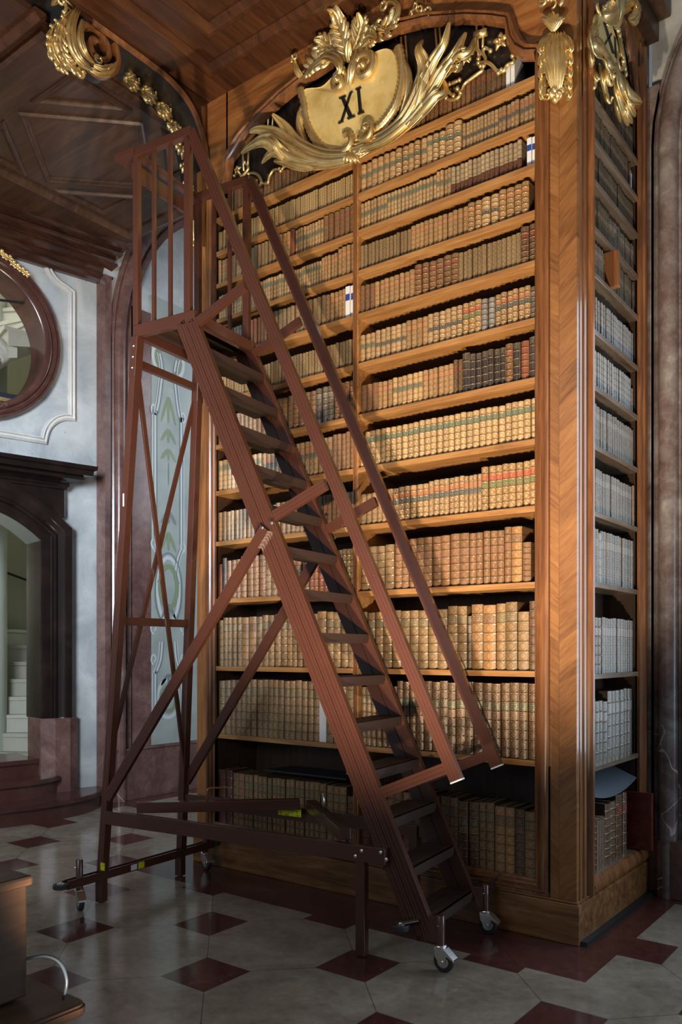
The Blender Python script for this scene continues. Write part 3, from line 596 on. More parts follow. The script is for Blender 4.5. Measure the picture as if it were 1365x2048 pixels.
b=MB(); b.box((BX0+.02,.03,5.2),(-.03,YR,5.5)); b.box((BX0,.10,.2),(BX0+.1,YR,5.4)); b.build('carcass','dark',press)
# shelves of the front: top..bottom
for i,z in enumerate(zs):
    last=i==12
    for (x0,x1) in (((XOL,XOR),) if i<1 or last else ((XOL,XD0),(XD1,XOR))):
        b=MB(); b.box((x0,.022,z-TH),(x1,.44,z)); b.build('shelf','shelf',press,bevel=.002)
b=MB(); b.box((XD0,.025,zs[12]),(XD1,.44,zs[0]-TH))
b.build('divider','shelf',press,bevel=.003)
b=MB(); b.box((XD0+.008,.018,zs[12]),(XD1-.008,.03,zs[0]-TH)); b.build('divider_bead','mould',press,bevel=.004)
# side shelves
SYS=[172.5,255.7,337.6,432,528.6,643,758,879,1016,1163,1347.6,1537.6]
zss=[on(1180,y,0,-.02)[2] for y in SYS]; zse=[on(p[0],p[1],0,-.02)[2] for p in [(1268,306),(1268,381),(1269,459),(1270,545),(1270,625),(1270.5,729),(1271,828.6),(1272,934.8),(1273.5,1054),(1276,1178),(1277,1344),(1278,1505.6)]]
zss=[(a+b_)/2 for a,b_ in zip(zss,zse)]+[.30]
SY0,SY1=.212,1.02
for i,z in enumerate(zss):
    b=MB(); b.box((-.235,SY0,z-.028),(-.022,SY1,z)); b.build('side_shelf','shelf_y',press,bevel=.002)
# front frame mouldings and pilasters (profile across x)
def vprof(x0,prof,z0,z1,mp): 
    b=MB(); vs=[]
    for z in (z0,z1):
        for a,d in prof: vs.append(mp(x0+a,z,d))
    k=len(prof); b.add(vs,[(j,j+1,k+j+1,k+j) for j in range(k-1)]+[tuple(range(k)),tuple(range(k,2*k))[::-1]]); return b
mprof=[(0,-.02),(0,.008),(.012,.014),(.016,.03),(.028,.038),(.036,.024),(.040,.024),(.046,.034),(.056,.036),(.062,.022),(.070,.018),(.080,.018),(.080,-.02)]
ZT=fr(1068,116)[1]; ZTL=fr(440,372)[1]
o=vprof(XOR,mprof,.245,ZT+.05,FR).build('frame_moulding','mould',press,smooth=True,auto=35)
o=vprof(XOL,[(-a,d) for a,d in mprof],.245,ZTL+.03,FR).build('frame_moulding','mould',press,smooth=True,auto=35)
b=MB(); b.sweep([(XOL,.9),(XOL,.303),(XOR,.303),(XOR,.9)],[(-q_,d+.0006) for q_,d in mprof],FR); b.build('bottom_moulding','mould',press,smooth=True,auto=35)
xp0,xp1=XOR+.080,-.02
b=MB(); b.box((xp0,.02,.218),(xp1,.08,5.38)); b.build('corner_pilaster','herring',press,bevel=.002)
b=MB(); b.box((BX0,.02,.218),(XOL-.08,.12,5.38)); b.build('corner_pilaster','walnut',press,bevel=.002)
# side frame
sprof=[(0,0),(0,.004),(.022,.004),(.026,-.004),(.05,-.004),(.056,.006),(.085,.006),(.09,-.004),(.112,-.004),(.116,.012),(.126,.026),(.14,.030),(.152,.024),(.158,.008),(.158,-.02)]
vprof(.056,sprof,.218,5.1,SD).build('side_frame','mould',press,smooth=True,auto=35)
vprof(SY1+.0,[(.0,-.02),(0,.006),(.02,.012),(.03,.006),(.05,.006),(.06,.02),(.08,.024),(.10,.008),(.18,.008),(.18,-.02)],.218,5.2,SD).build('side_frame','mould',press,smooth=True,auto=35)
b=MB(); b.box((-.04,.03,.218),(-.022,.215,5.38)); b.build('side_stile','mould',press)
b=MB(); vs=[SD(y,z,d) for y in (.20,SY1+.18) for z,d in [(.218,.01),(.235,.03),(.26,.032),(.28,.02),(.295,.012),(.30,-.01)]]
b.add(vs,[(j,j+1,6+j+1,6+j) for j in range(5)]); b.build('side_bottom_moulding','mould',press,smooth=True,auto=40)
# arch moulding of the front
inner=[(455,378),(460,340),(463,322),(493,279),(528,238),(566,202),(604,171),(660,133),(720,97),(790,66),(850,50),(922,44),(975,46),(1007,51)]
outer=[(440,375),(450,346),(447,318),(469,276),(513,223),(563,176),(604,145),(660,107),(720,68),(790,37),(857,23),(945,18),(990,20),(1027,25)]
rin=[(1007,51),(1010,85),(1021,106),(1042,118),(1068,117)]; rout=[(1027,25),(1037,59),(1050,78),(1064,86),(1084,86)]
IN=[fr(*p,.03) for p in inner+rin[1:]]; OU=[fr(*p,.03) for p in outer+rout[1:]]
b=MB(); vs=[]; pr=[(0,0.0),(0,.012),(.12,.03),(.25,.05),(.42,.055),(.5,.035),(.58,.035),(.75,.055),(.88,.05),(1,.02),(1,0)]
for i,(p,q) in enumerate(zip(IN,OU)):
    for a,d in pr: vs.append(FR(p[0]+(q[0]-p[0])*a,p[1]+(q[1]-p[1])*a,d))
k=len(pr); b.add(vs,[(i*k+j,i*k+j+1,(i+1)*k+j+1,(i+1)*k+j) for i in range(len(IN)-1) for j in range(k-1)]); b.build('arch_moulding','mould',press,smooth=True,auto=50)
# veneered board above the arch
b=MB(); OUx=[p for p in OU]; vs=[]
OUx=[(XOL-.10,OU[0][1]-.05)]+OU+[(xp0+.01,OU[-1][1])]
for i in range(len(OUx)-1):
    p,q=OUx[i],OUx[i+1]
    if q[0]<=p[0]+1e-4: continue
    b.add([FR(p[0],p[1],.002),FR(q[0],q[1],.002),FR(q[0],5.38,.002),FR(p[0],5.38,.002)],[(0,1,2,3)])
b.build('veneered_spandrel','walnut_x',press)
# dark pelmet board with scalloped lower edge
pel=[(452,372),(470,362),(490,350),(505,352),(522,368),(540,352),(552,342),(580,338),(620,330),(660,325),(700,300),(760,262),(800,238),(826,212),(838,200),(852,176),(868,162),(890,168),(905,172),(922,184),(936,160),(948,148),(962,138),(975,128),(990,136),(1000,146),(1012,134),(1026,118),(1046,112)]
b=MB(); PL=[fr(*p,-.02) for p in pel]
import bisect
xs=[p[0] for p in IN]; zz=[p[1] for p in IN]
def top(x):
    if x<=xs[2]: return zz[2]-.0
    for i in range(2,13):
        if xs[i]<=x<=xs[i+1]: return zz[i]+(zz[i+1]-zz[i])*(x-xs[i])/(xs[i+1]-xs[i])
    return zz[13]
for i in range(len(PL)-1):
    p,q=PL[i],PL[i+1]
    if q[0]<=p[0]: continue
    a=[FR(p[0],p[1],-.02),FR(q[0],q[1],-.02),FR(q[0],top(q[0])+.02,-.02),FR(p[0],top(p[0])+.02,-.02)]
    c=[(x,y+.012,z) for x,y,z in a]; b.add(a+c,[(0,1,2,3),(7,6,5,4),(0,4,5,1)])
b.build('pelmet_board','ebony',press)
# pelmet / arch of the side
b=MB(); sp=[(1181,110),(1181,150),(1192,190),(1200,170),(1212,200),(1225,230),(1240,250),(1252,285),(1268,270),(1268,60),(1225,0),(1181,-40)]
b.poly([sd(*p) for p in sp],SD,-.04,-.03); b.build('side_pelmet_board','ebony',press)
b=MB(); pth=[sd(*p) for p in [(1181,18),(1200,0),(1225,10),(1245,55),(1260,120),(1268,190),(1269,215)]]
b.sweep(pth,[(-.035,0),(-.035,.02),(-.01,.035),(.02,.03),(.035,.015),(.035,0)],SD); b.build('side_arch_moulding','mould',press,smooth=True,auto=50)
b=MB(); b.poly([sd(1158,300),sd(1158,-60),sd(1300,-120),sd(1300,120),sd(1282,200),sd(1262,100),sd(1245,40),sd(1225,-6),sd(1200,-20),sd(1181,5)],SD,-.01,-.002); b.build('side_spandrel','walnut',press)
b=MB(); b.box((-.03,.16,5.28),(.05,YR,5.40)); b.box((-.03,.12,5.40),(.12,YR,5.9)); b.build('crown_cornice','dark',press,bevel=.006)
b=MB(); b.box((-2.75,-.0,6.6),(3.2,YR+.05,6.7)); struct(b,'ceiling_gallery','stucco')
# ================================================================== GILT CARVING
def leaf(b,P,wd,nrm,ribs=2,depth=.010,thick=.006,cup=.25):
    P=[np.array(p,float) for p in P]; n=len(P); K=ribs*4; vs=[]; nrm=np.array(nrm,float)
    for side in (0,1):
        for i in range(n):
            T=P[min(i+1,n-1)]-P[max(i-1,0)]; T/=np.linalg.norm(T)+1e-9; A=np.cross(nrm,T); A/=np.linalg.norm(A)+1e-9; N=np.cross(T,A)
            w=wd[i] if isinstance(wd,(list,tuple,np.ndarray)) else wd
            for j in range(K+1):
                s=j/K*2-1; dd=depth*math.cos(math.pi*ribs*s)*min(1,w/.02)-cup*w*s*s
                vs.append(P[i]+A*s*w+N*(dd-(thick if side else 0)))
    o=n*(K+1); fs=[]
    for i in range(n-1):
        for j in range(K):
            a=i*(K+1)+j; fs.append((a,a+1,a+K+2,a+K+1)); fs.append((o+a+K+1,o+a+K+2,o+a+1,o+a))
        fs.append((i*(K+1),(i+1)*(K+1),o+(i+1)*(K+1),o+i*(K+1))); fs.append((i*(K+1)+K,o+i*(K+1)+K,o+(i+1)*(K+1)+K,(i+1)*(K+1)+K))
    b.add(vs,fs)
def lw(n,w,tip=.15,root=.5,peak=.45):
    out=[]
    for i in range(n):
        t=i/(n-1); out.append(w*(root+(1-root)*math.sin(math.pi/2*min(1,t/peak)) if t<peak else tip+(1-tip)*math.cos(math.pi/2*(t-peak)/(1-peak))))
    return out
def frond(b,mp,nrm,pts,w,n=5,ribs=2,depth=.012,**k):
    """pts (u,v,d) root->tip"""
    P=[mp(*p) for p in smooth(pts,n)]; leaf(b,P,lw(len(P),w,**k),nrm,ribs,depth)
def volute(b,mp,c,r,turns,a0,sgn,rad,d=.05,n=26,rise=.03):
    P=[];R=[]
    for i in range(n+1):
        t=i/n; rr=r*(1-t)**1.1+r*.12; a=a0+sgn*t*turns*2*math.pi
        P.append(mp(c[0]+rr*math.cos(a),c[1]+rr*math.sin(a),d+rise*t)); R.append(rad*(1-.45*t))
    b.tube(P,R,8); q=P[-1]; b.lathe(tuple(q),np.array(mp(0,0,1.))-np.array(mp(0,0,0.)),[(-rad*.8,rad*.3),(0,rad*.95),(rad*.6,rad*.7),(rad,rad*.1)],8)
def cscroll(b,mp,pts,rad,d=.03,n=5):
    P=smooth([(p[0],p[1]) for p in pts],n); b.tube([mp(p[0],p[1],d) for p in P],[rad*(.55+.45*math.sin(math.pi*i/(len(P)-1))) for i in range(len(P))],7)
    for e in (P[0],P[-1]): b.lathe(mp(e[0],e[1],d),np.array(mp(0,0,1.))-np.array(mp(0,0,0.)),[(-rad,rad*.5),(0,rad*1.35),(rad,rad*.9),(rad*1.3,rad*.1)],8)
def lobes(b,mp,nrm,pts,w,k=5,L=.05,lw_=.016,rise=.02):
    P=smooth(pts,6); m=len(P)
    for q_ in range(k):
        i=int((.18+.72*q_/(k-1))*(m-1)); T=P[min(i+1,m-1)]-P[max(i-1,0)]; T=T/(np.linalg.norm(T)+1e-9)
        for sg in (-1,1):
            A=np.array([-T[1],T[0],0])*sg; f=math.sin(math.pi*(.25+.6*q_/(k-1))); p0=P[i]; LL=L*(.55+.6*f)
            frond(b,mp,nrm,[tuple(p0),tuple(p0+A*LL*.5+T*LL*.35+np.array([0,0,rise*.6])),tuple(p0+A*LL*.95+T*LL*.85+np.array([0,0,rise])),tuple(p0+A*LL*1.0+T*LL*1.15+np.array([0,0,rise*.3]))],lw_*(.6+.5*f),n=3,ribs=1,depth=.005)
def rope(b,mp,pts,rad,d=.05,n=10,ribs=1.0):
    P=smooth([(p[0],p[1]) for p in pts],n); m=len(P)
    b.tube([mp(p[0],p[1],d) for p in P],[rad*(1.0+.20*math.sin(i*math.pi*ribs))*(1 if i%2 else .78) for i in range(m)],10)
NF=(0,-1,0); NS=(1,0,0)
def G(px,py,d): q=fr(px,py,d); return (q[0],q[1],d)
cart=MB(); 
plate=[(603,180),(640,172),(665,150),(690,138),(718,120),(745,103),(775,93),(792,108),(795,150),(788,195),(770,232),(735,262),(702,288),(668,298),(640,296),(622,268),(613,226)]
PP=[fr(*p,.07) for p in plate]; PPs=[tuple(p) for p in smooth(PP,4,True)]
c0=np.mean(PPs,0)
vs=[FR(*p,.045) for p in PPs]; rings=[(1.0,.045),(.97,.066),(.93,.060),(.6,.075),(.25,.082)]
vs=[];n=len(PPs)
for s_,d in rings:
    for p in PPs: q=c0+(np.array(p)-c0)*s_; vs.append(FR(q[0],q[1],d))
vs.append(FR(c0[0],c0[1],.084)); fs=[(i*n+j,i*n+(j+1)%n,(i+1)*n+(j+1)%n,(i+1)*n+j) for i in range(4) for j in range(n)]+[(4*n+j,4*n+(j+1)%n,5*n) for j in range(n)]
cart.add(vs,fs); cartouche=cart.build('cartouche','goldplate',press,smooth=True,auto=60)
# numeral XI
b=MB()
def stroke(pts): b.poly([fr(*p,.088) for p in pts],FR,.080,.090)
cx_=lambda p:(440+p[0]/3.4125,p[1]/3.4125)
for S in ([(812,668),(858,648),(862,655),(850,664),(905,790),(920,786),(922,793),(872,814),(868,807),(880,800),(828,674),(816,676)],
          [(886,632),(897,625),(905,620),(908,627),(899,634),(838,822),(842,828),(808,844),(806,838),(824,828)],
          [(926,606),(962,590),(965,598),(955,606),(968,758),(982,758),(984,765),(942,781),(940,774),(950,768),(937,616),(928,614)]):
    stroke([cx_(p) for p in S])
b.build('numeral','black',cartouche)
# ribbed shell borders
b=MB()
rope(b,FR,[fr(*p,.07) for p in [(598,176),(607,205),(611,235),(620,262),(634,284),(656,302),(680,316),(706,312),(722,300)]],.030,.055,6)
rope(b,FR,[fr(*p,.07) for p in [(795,92),(801,120),(803,150),(799,180),(790,208),(775,232),(760,250),(738,268),(742,286),(765,284)]],.033,.055,6)
rope(b,FR,[fr(*p,.07) for p in [(690,272),(700,268),(706,280),(700,296),(688,306)]],.022,.08,6)
b.build('ribbed_border','gold',press,smooth=True)
b=MB()
# left sheaf
for pts,w in (([(735,292,.06),(690,312,.08),(640,312,.10),(595,290,.11),(572,255,.12),(545,228,.15)],.050),
              ([(740,296,.05),(690,318,.09),(640,320,.11),(590,298,.12),(555,270,.13),(520,260,.15),(499,264,.16)],.050),
              ([(700,308,.05),(650,325,.08),(600,318,.12),(560,298,.14),(532,280,.16),(505,290,.15),(483,306,.10)],.055),
              ([(680,312,.05),(630,326,.08),(585,320,.11),(560,300,.15),(548,282,.17),(534,276,.14)],.035),
              ([(660,318,.05),(620,324,.08),(575,308,.12),(545,305,.13),(524,326,.10)],.042),
              ([(700,304,.05),(650,322,.09),(610,330,.10),(575,325,.11),(548,322,.08)],.040)):
    frond(b,FR,NF,[G(*p) for p in pts],w,n=4,depth=.014)
for pts,w in (([(612,250,.04),(600,225,.06),(606,205,.05)],.02),([(640,300,.05),(612,290,.06),(596,255,.06),(598,225,.06),(612,212,.05)],.03)):
    frond(b,FR,NF,[G(*p) for p in pts],w,n=5,ribs=1)
# right sheaf
for pts,w in (([(690,304,.06),(740,288,.08),(790,258,.10),(822,215,.11),(845,165,.12),(868,120,.13),(890,85,.15),(899,45,.16)],.052),
              ([(700,300,.05),(760,285,.09),(812,245,.10),(850,200,.11),(880,150,.12),(912,105,.14),(932,65,.12)],.052),
              ([(790,262,.05),(828,220,.09),(845,170,.12),(847,125,.13),(838,98,.15),(846,80,.12)],.040),
              ([(770,280,.05),(815,250,.09),(850,215,.12),(872,190,.13),(890,182,.10),(884,155,.08)],.045),
              ([(840,190,.06),(880,140,.10),(915,112,.14),(942,100,.12),(950,75,.08)],.038),
              ([(850,170,.05),(885,150,.10),(905,130,.13),(918,135,.14),(900,110,.10)],.035),
              ([(825,205,.04),(842,150,.06),(858,128,.08),(850,105,.06)],.028)):
    frond(b,FR,NF,[G(*p) for p in pts],w,n=4,depth=.014)
frond(b,FR,NF,[G(*p) for p in [(800,230,.04),(812,190,.06),(812,150,.07),(803,118,.06),(798,95,.05)]],.03,n=5,ribs=1)
b.build('leaf_sheaf','gold',press,smooth=True)
# crest
b=MB()
for pts,w in (([(697,120,.05),(688,85,.08),(678,45,.10),(668,22,.15),(655,18,.17)],.050),([(700,118,.05),(712,85,.08),(722,52,.10),(716,25,.15)],.045),
              ([(692,118,.05),(668,98,.07),(645,82,.09),(628,80,.12)],.040),([(690,122,.04),(665,112,.06),(640,100,.08),(632,90,.08)],.028),
              ([(703,115,.05),(720,85,.08),(740,68,.10),(752,78,.12)],.042),([(704,120,.05),(722,98,.08),(738,82,.09),(740,92,.09)],.025),
              ([(700,125,.05),(697,100,.09),(699,80,.11)],.03),
              ([(690,128,.05),(665,112,.07),(640,125,.08),(618,145,.07),(604,156,.05)],.032),
              ([(640,130,.04),(620,122,.07),(626,140,.06)],.018),
              ([(706,112,.04),(735,60,.06),(755,58,.07),(772,62,.06)],.030),([(755,60,.04),(780,55,.07),(793,38,.08),(797,14,.08),(782,2,.07),(768,8,.06)],.018)):
    frond(b,FR,NF,[G(*p) for p in pts],w,n=4,depth=.012)
for pts in ([(695,118,.06),(686,80,.08),(676,45,.09)],[(705,110,.06),(716,75,.08),(722,45,.09)],[(690,118,.06),(662,98,.07),(638,86,.08)],[(706,112,.06),(728,88,.07),(748,74,.08)],[(670,118,.06),(640,122,.07),(615,142,.06)],[(735,62,.05),(770,58,.06),(790,36,.07)]): lobes(b,FR,NF,[G(*p) for p in pts],.03,5,.055,.017)
q=fr(728,136,.1); volute(b,FR,q,.085,1.4,R_(150),-1,.026,.09)
q=fr(680,164,.1); volute(b,FR,q,.060,1.2,R_(60),1,.024,.09)
frond(b,FR,NF,[G(*p) for p in [(672,162,.10),(680,135,.13),(672,118,.13),(650,112,.10),(632,128,.06)]],.028)
frond(b,FR,NF,[G(*p) for p in [(698,170,.09),(702,145,.12),(708,120,.12),(712,100,.08)]],.030)
q=fr(733,258,.1); volute(b,FR,q,.055,1.3,R_(200),1,.018,.09)
q=fr(772,12,.05); volute(b,FR,q,.035,1.2,R_(100),1,.011,.05)
for k in range(5): frond(b,FR,NF,[G(700,300,.08),G(700-14+k*7,318,.1),G(700-22+k*11,332-abs(k-2)*4,.07)],.012,n=3,ribs=1)
b.build('crest','gold',press,smooth=True)
b=MB(); frond(b,FR,NF,[G(*p) for p in [(607,158,.04),(594,140,.07),(589,117,.06)]],.02,n=4); q=fr(592,118,.05); volute(b,FR,q,.030,1.2,R_(200),-1,.011,.05); b.build('gilt_curl','gold',press,smooth=True)
b=MB(); b.tube([FR(*fr(822,30,.04),.03),FR(*fr(842,20,.04),.035),FR(*fr(860,24,.04),.03)],.010,7)
for (u,v) in ((826,28),(842,18),(856,22),(834,12)): 
    q=fr(u,v,.04); volute(b,FR,q,.028,1.0,R_(u*7),1,.009,.03,n=14)
b.build('gilt_flourish','gold',press,smooth=True)
# gilt fringe scrolls along the pelmet
def fringe(L,rad=.011):
    for G_ in (L[:4],L[4:5],L[5:]):
        b=MB()
        for pts in G_: cscroll(b,FR,[fr(*p,.0) for p in pts],rad,.0)
        b.build('gilt_fringe','gold',press,smooth=True)
fringe([[(470,352),(478,345),(484,352),(492,345),(498,335),(490,325)],[(498,348),(508,346),(518,352),(524,366),(516,372),(514,362)],[(524,366),(536,366),(540,352),(548,340),(560,338)],[(562,342),(570,332),(582,330),(592,334)],
        [(775,238),(786,228),(797,216),(808,206),(812,214)],[(838,200),(846,190),(840,176),(832,170),(838,160),(850,165),(852,176)],[(856,178),(870,176),(880,172),(890,176),(900,186),(908,192)],[(893,196),(902,200),(916,196),(922,186),(916,178)],[(922,186),(930,168),(942,158),(956,148),(966,140),(962,132)],[(940,118),(936,105),(948,96),(960,104),(958,118)],[(958,126),(972,124),(984,130),(996,142),(1004,140)],[(998,146),(1008,142),(1016,130),(1028,124),(1026,112)],[(920,160),(900,168)],[(968,132),(972,118),(966,104),(972,96),(982,102)]])
for (a,c) in (((803,75),(806,150)),((812,72),(815,150)),((872,58),(876,118)),((880,56),(884,110)),((954,52),(958,118)),((968,52),(966,96)),((496,338),(498,300)),((486,300),(488,342)),((536,262),(540,200)),((545,262),(548,205))):
    b=MB(); b.tube([FR(*fr(*a,0),0.0),FR(*fr(*c,0),0.0)],.008,6); b.build('gilt_bar','gold',press,smooth=True)
b=MB(); b.tube([FR(*fr(952,74,0),.01),FR(*fr(976,66,0),.01)],.022,6); b.build('gilt_ribbon','gold',press,smooth=True)
for (u,v,r) in ((1004,84,.05),(935,120,.035),(478,342,.035)):
    q=fr(u,v,.0); b=MB()
    for k in range(5):
        a=2*math.pi*k/5+.3; frond(b,FR,NF,[(q[0],q[1],.01),(q[0]+r*.5*math.cos(a),q[1]+r*.5*math.sin(a),.025),(q[0]+r*math.cos(a),q[1]+r*math.sin(a),.01)],r*.32,n=3,ribs=1,depth=.004)
    b.lathe(FR(q[0],q[1],.01),NF,[(0,r*.2),(.02,r*.2),(.025,.002)],8); b.build('gilt_flower','gold',press,smooth=True)
# pendant on the corner pilaster
def pendant(mp,nrm,g,name='gilt_pendant'):
    b=MB()
    for pts,w in g['long']: frond(b,mp,nrm,pts,w,n=4,depth=.010)
    for c,r,t,a,s in g['vol']: volute(b,mp,c,r,t,a,s,r*.32,.05,n=16)
    for c,rr,d in g['balls']: b.lathe(mp(c[0],c[1],d),np.array(mp(0,0,1.))-np.array(mp(0,0,0.)),[(-rr,rr*.4),(-rr*.3,rr),(rr*.4,rr*.9),(rr,rr*.2)],8)
    return b.build(name,'gold',press,smooth=True)
def H(px,py,d): return G(px,py,d)
g=dict(long=[],vol=[],balls=[])
for k,(x0,x1,x2,w) in enumerate([(1102,1092,1106,.026),(1107,1100,1108,.024),(1112,1110,1112,.026),(1118,1120,1116,.024),(1124,1130,1120,.026)]):
    g['long'].append(([H(x0,66,.05),H(x1,95,.10-abs(k-2)*.012),H((x1+x2)/2,140,.09),H(x2,180,.06)],w))
for (y,s) in ((80,-1),(105,-1),(130,-1),(155,-1),(80,1),(105,1),(130,1),(155,1),(172,-1),(172,1)):
    g['long'].append(([H(1112+s*12,y-8,.05),H(1112+s*24,y+2,.07),H(1112+s*(30-.04*(y-80)),y+20,.08),H(1112+s*20,y+26,.05)],.020))
for k in range(7): g['long'].append(([H(1108,62,.05),H(1108+(k-3)*5,40,.06),H(1106+(k-3)*8.5,22+abs(k-3)*5,.05)],.016))
for (u,v,r) in ((1092,5,.03),(1118,4,.03),(1100,-8,.035),(1110,10,.02)): g['vol'].append((fr(u,v,.04),r,1.1,u*.1,1))
for (u,v,r) in ((1106,190,.026),(1118,192,.024),(1112,200,.02),(1100,184,.016),(1125,182,.016),(1112,182,.024)): g['balls'].append((fr(u,v,.05),r,.055))
for (u,v) in ((1100,196),(1124,192)): g['vol'].append((fr(u,v,.05),.022,1.1,1.0,1))
pendant(FR,NF,g)
# pendant on the left end of the press
g=dict(long=[],vol=[],balls=[])
for k,(x0,x1,x2) in enumerate([(383,379,386),(389,389,390),(395,398,392)]): g['long'].append(([H(x0,395,.03),H(x1,425,.07),H((x1+x2)/2,460,.05),H(x2,488,.03)],.024))
for y in (405,430,455,475):
    for s in(-1,1): g['long'].append(([H(389+s*4,y-6,.03),H(389+s*9,y+4,.05),H(389+s*8,y+14,.03)],.016))
g['balls']=[(fr(387,490,.04),.022,.04),(fr(393,494,.04),.018,.04)]
pendant(FR,NF,g)
# side cartouche and its leaves
def S_(px,py,d): q=sd(px,py,d); return (q[0],q[1],d)
sp=[(1197,45),(1201,24),(1212,32),(1224,50),(1232,72),(1238,100),(1239,124),(1229,124),(1218,112),(1207,98),(1199,78)]
q=[tuple(p) for p in smooth([sd(*p,.06) for p in sp],4,True)]
b=MB(); b.poly(q,SD,.03,.06); sc_=b.build('side_cartouche','goldplate',press,smooth=True,auto=40)
b=MB()
for S in ([(1208,44),(1213,46),(1231,108),(1226,106)],[(1224,66),(1226,68),(1212,90),(1210,88)],[(1230,72),(1233,76),(1235,116),(1232,114)]): b.poly([sd(*p,.064) for p in S],SD,.058,.064)
b.build('side_numeral','black',sc_)
b=MB()
for pts,w in (([(1205,30,.05),(1222,28,.08),(1236,15,.1),(1232,-10,.1)],.06),([(1228,52,.05),(1240,35,.08),(1246,10,.1),(1250,-12,.1)],.05),([(1240,25,.06),(1262,5,.10),(1278,12,.12),(1272,30,.12),(1258,38,.1)],.045),([(1198,50,.05),(1188,70,.08),(1192,90,.1),(1206,98,.1),(1218,118,.08),(1230,128,.06)],.05),
    ([(1202,95,.05),(1212,112,.08),(1222,132,.1),(1234,135,.08)],.045),([(1196,60,.05),(1184,80,.08),(1186,98,.06)],.03),([(1236,70,.04),(1246,105,.07),(1250,140,.06)],.03),([(1230,128,.06),(1240,150,.08),(1246,172,.09),(1262,205,.08),(1270,215,.10)],.055),([(1238,150,.06),(1252,165,.09),(1262,190,.1),(1285,205,.12)],.05),([(1250,180,.06),(1262,205,.09),(1272,232,.08)],.04),([(1228,150,.05),(1238,185,.07),(1250,225,.06),(1258,250,.05)],.045),([(1245,200,.05),(1256,225,.07),(1266,246,.06)],.03),([(1215,120,.05),(1224,145,.07),(1222,160,.06)],.03),
    ([(1183,95,.02),(1186,115,.04),(1184,135,.02)],.03),([(1200,130,.02),(1208,160,.04),(1214,190,.02),(1218,205,.02)],.028),([(1232,190,.02),(1238,215,.04),(1244,244,.02)],.028),([(1190,140,.02),(1194,155,.03),(1192,168,.02)],.02)):
    frond(b,SD,NS,[S_(*p) for p in pts],w,n=4,depth=.012)
for (u,v,r) in ((1221,157,.045),(1240,128,.05),(1270,22,.06),(1218,200,.03),(1190,160,.03),(1203,20,.035)): volute(b,SD,sd(u,v,.06),r,1.2,u*.3,1,r*.3,.05,n=18)
for k in range(9): p=sd(1237+k*1.8,60+k*11,.05); b.lathe(SD(p[0],p[1],.045),NS,[(-.01,.01),(.0,.022),(.015,.018),(.02,.004)],7)
b.build('side_leaf_carving','gold',press,smooth=True)
# great scroll corbel and flower garland on the arched beam
XV=-2.78
AV=lambda y,z,d:(XV+d,y,z)
def av(px,py,d=0): p=on(px,py,0,XV+d); return (p[1],p[2])
def A_(px,py,d): q=av(px,py,d); return (q[0],q[1],d)
vol=empty('scroll_corbel',(XV,-.8,5.2),'large gilt acanthus corbel with spiral wooden volute under the dark arched beam','corbel')
c=av(200,88,.05)
b=MB(); b.lathe(AV(c[0],c[1],-.09),NS,[(0,.14),(.0,.165),(.06,.165),(.06,.05)],36); b.build('volute_core','ebony',vol,smooth=True,auto=40)
b=MB(); P=[];
for i in range(70):
    t=i/69; rr=.150*(1-t)**.9+.022; a=R_(40)-t*2*math.pi*1.9; P.append((c[0]+rr*math.cos(a),c[1]+rr*math.sin(a)))
b.sweep(P,[(-.018,-.03),(-.018,.028),(-.008,.036),(.008,.036),(.018,.028),(.018,-.03)],AV); b.build('volute','mould',vol,smooth=True,auto=40)
b=MB()
core=[([(158,14,.05),(146,50,.10),(148,90,.12),(164,122,.12),(186,140,.09)],.034),([(148,22,.05),(128,52,.09),(122,90,.10),(138,126,.10),(168,150,.07)],.036),([(136,34,.03),(114,58,.06),(106,92,.07),(118,124,.06),(136,140,.05)],.030),([(166,40,.08),(163,75,.13),(172,105,.13),(190,126,.10)],.022)]
for pts,w in core:
    frond(b,AV,NS,[A_(*p) for p in pts],w,n=5,depth=.010,ribs=3)
for pts in (core[1][0],core[2][0]): lobes(b,AV,NS,[A_(*p) for p in pts],.03,8,.036,.013,.012)
for pts,w in (([(150,24,.04),(136,4,.06),(118,-4,.05),(104,10,.05)],.032),([(152,18,.04),(162,-10,.06),(148,-25,.06)],.032),([(180,138,.07),(200,146,.08),(222,140,.07),(234,124,.05)],.024),([(188,130,.09),(208,138,.10),(226,128,.08)],.018),([(112,60,.04),(100,70,.06),(98,84,.05)],.018),([(108,96,.04),(100,108,.06),(106,122,.05)],.018),([(120,122,.04),(116,134,.06),(128,142,.05)],.018)):
    frond(b,AV,NS,[A_(*p) for p in pts],w,n=4,depth=.010)
for (u,v,r) in ((160,150,.04),(210,140,.035),(120,8,.04),(196,122,.03)): volute(b,AV,av(u,v,.05),r,1.2,u*.2,1,r*.32,.05,n=16)
b.build('acanthus_leaf','gold',vol,smooth=True)
gar=empty('flower_garland',(XV,-.3,5.0),'gilt garland of leaf and flower husks hanging along the dark arch soffit','garland')
_c=[p for p in smooth(cur[:-1],12)]
_L=[0]
for p,q in zip(_c[:-1],_c[1:]): _L.append(_L[-1]+float(np.linalg.norm(q-p)))
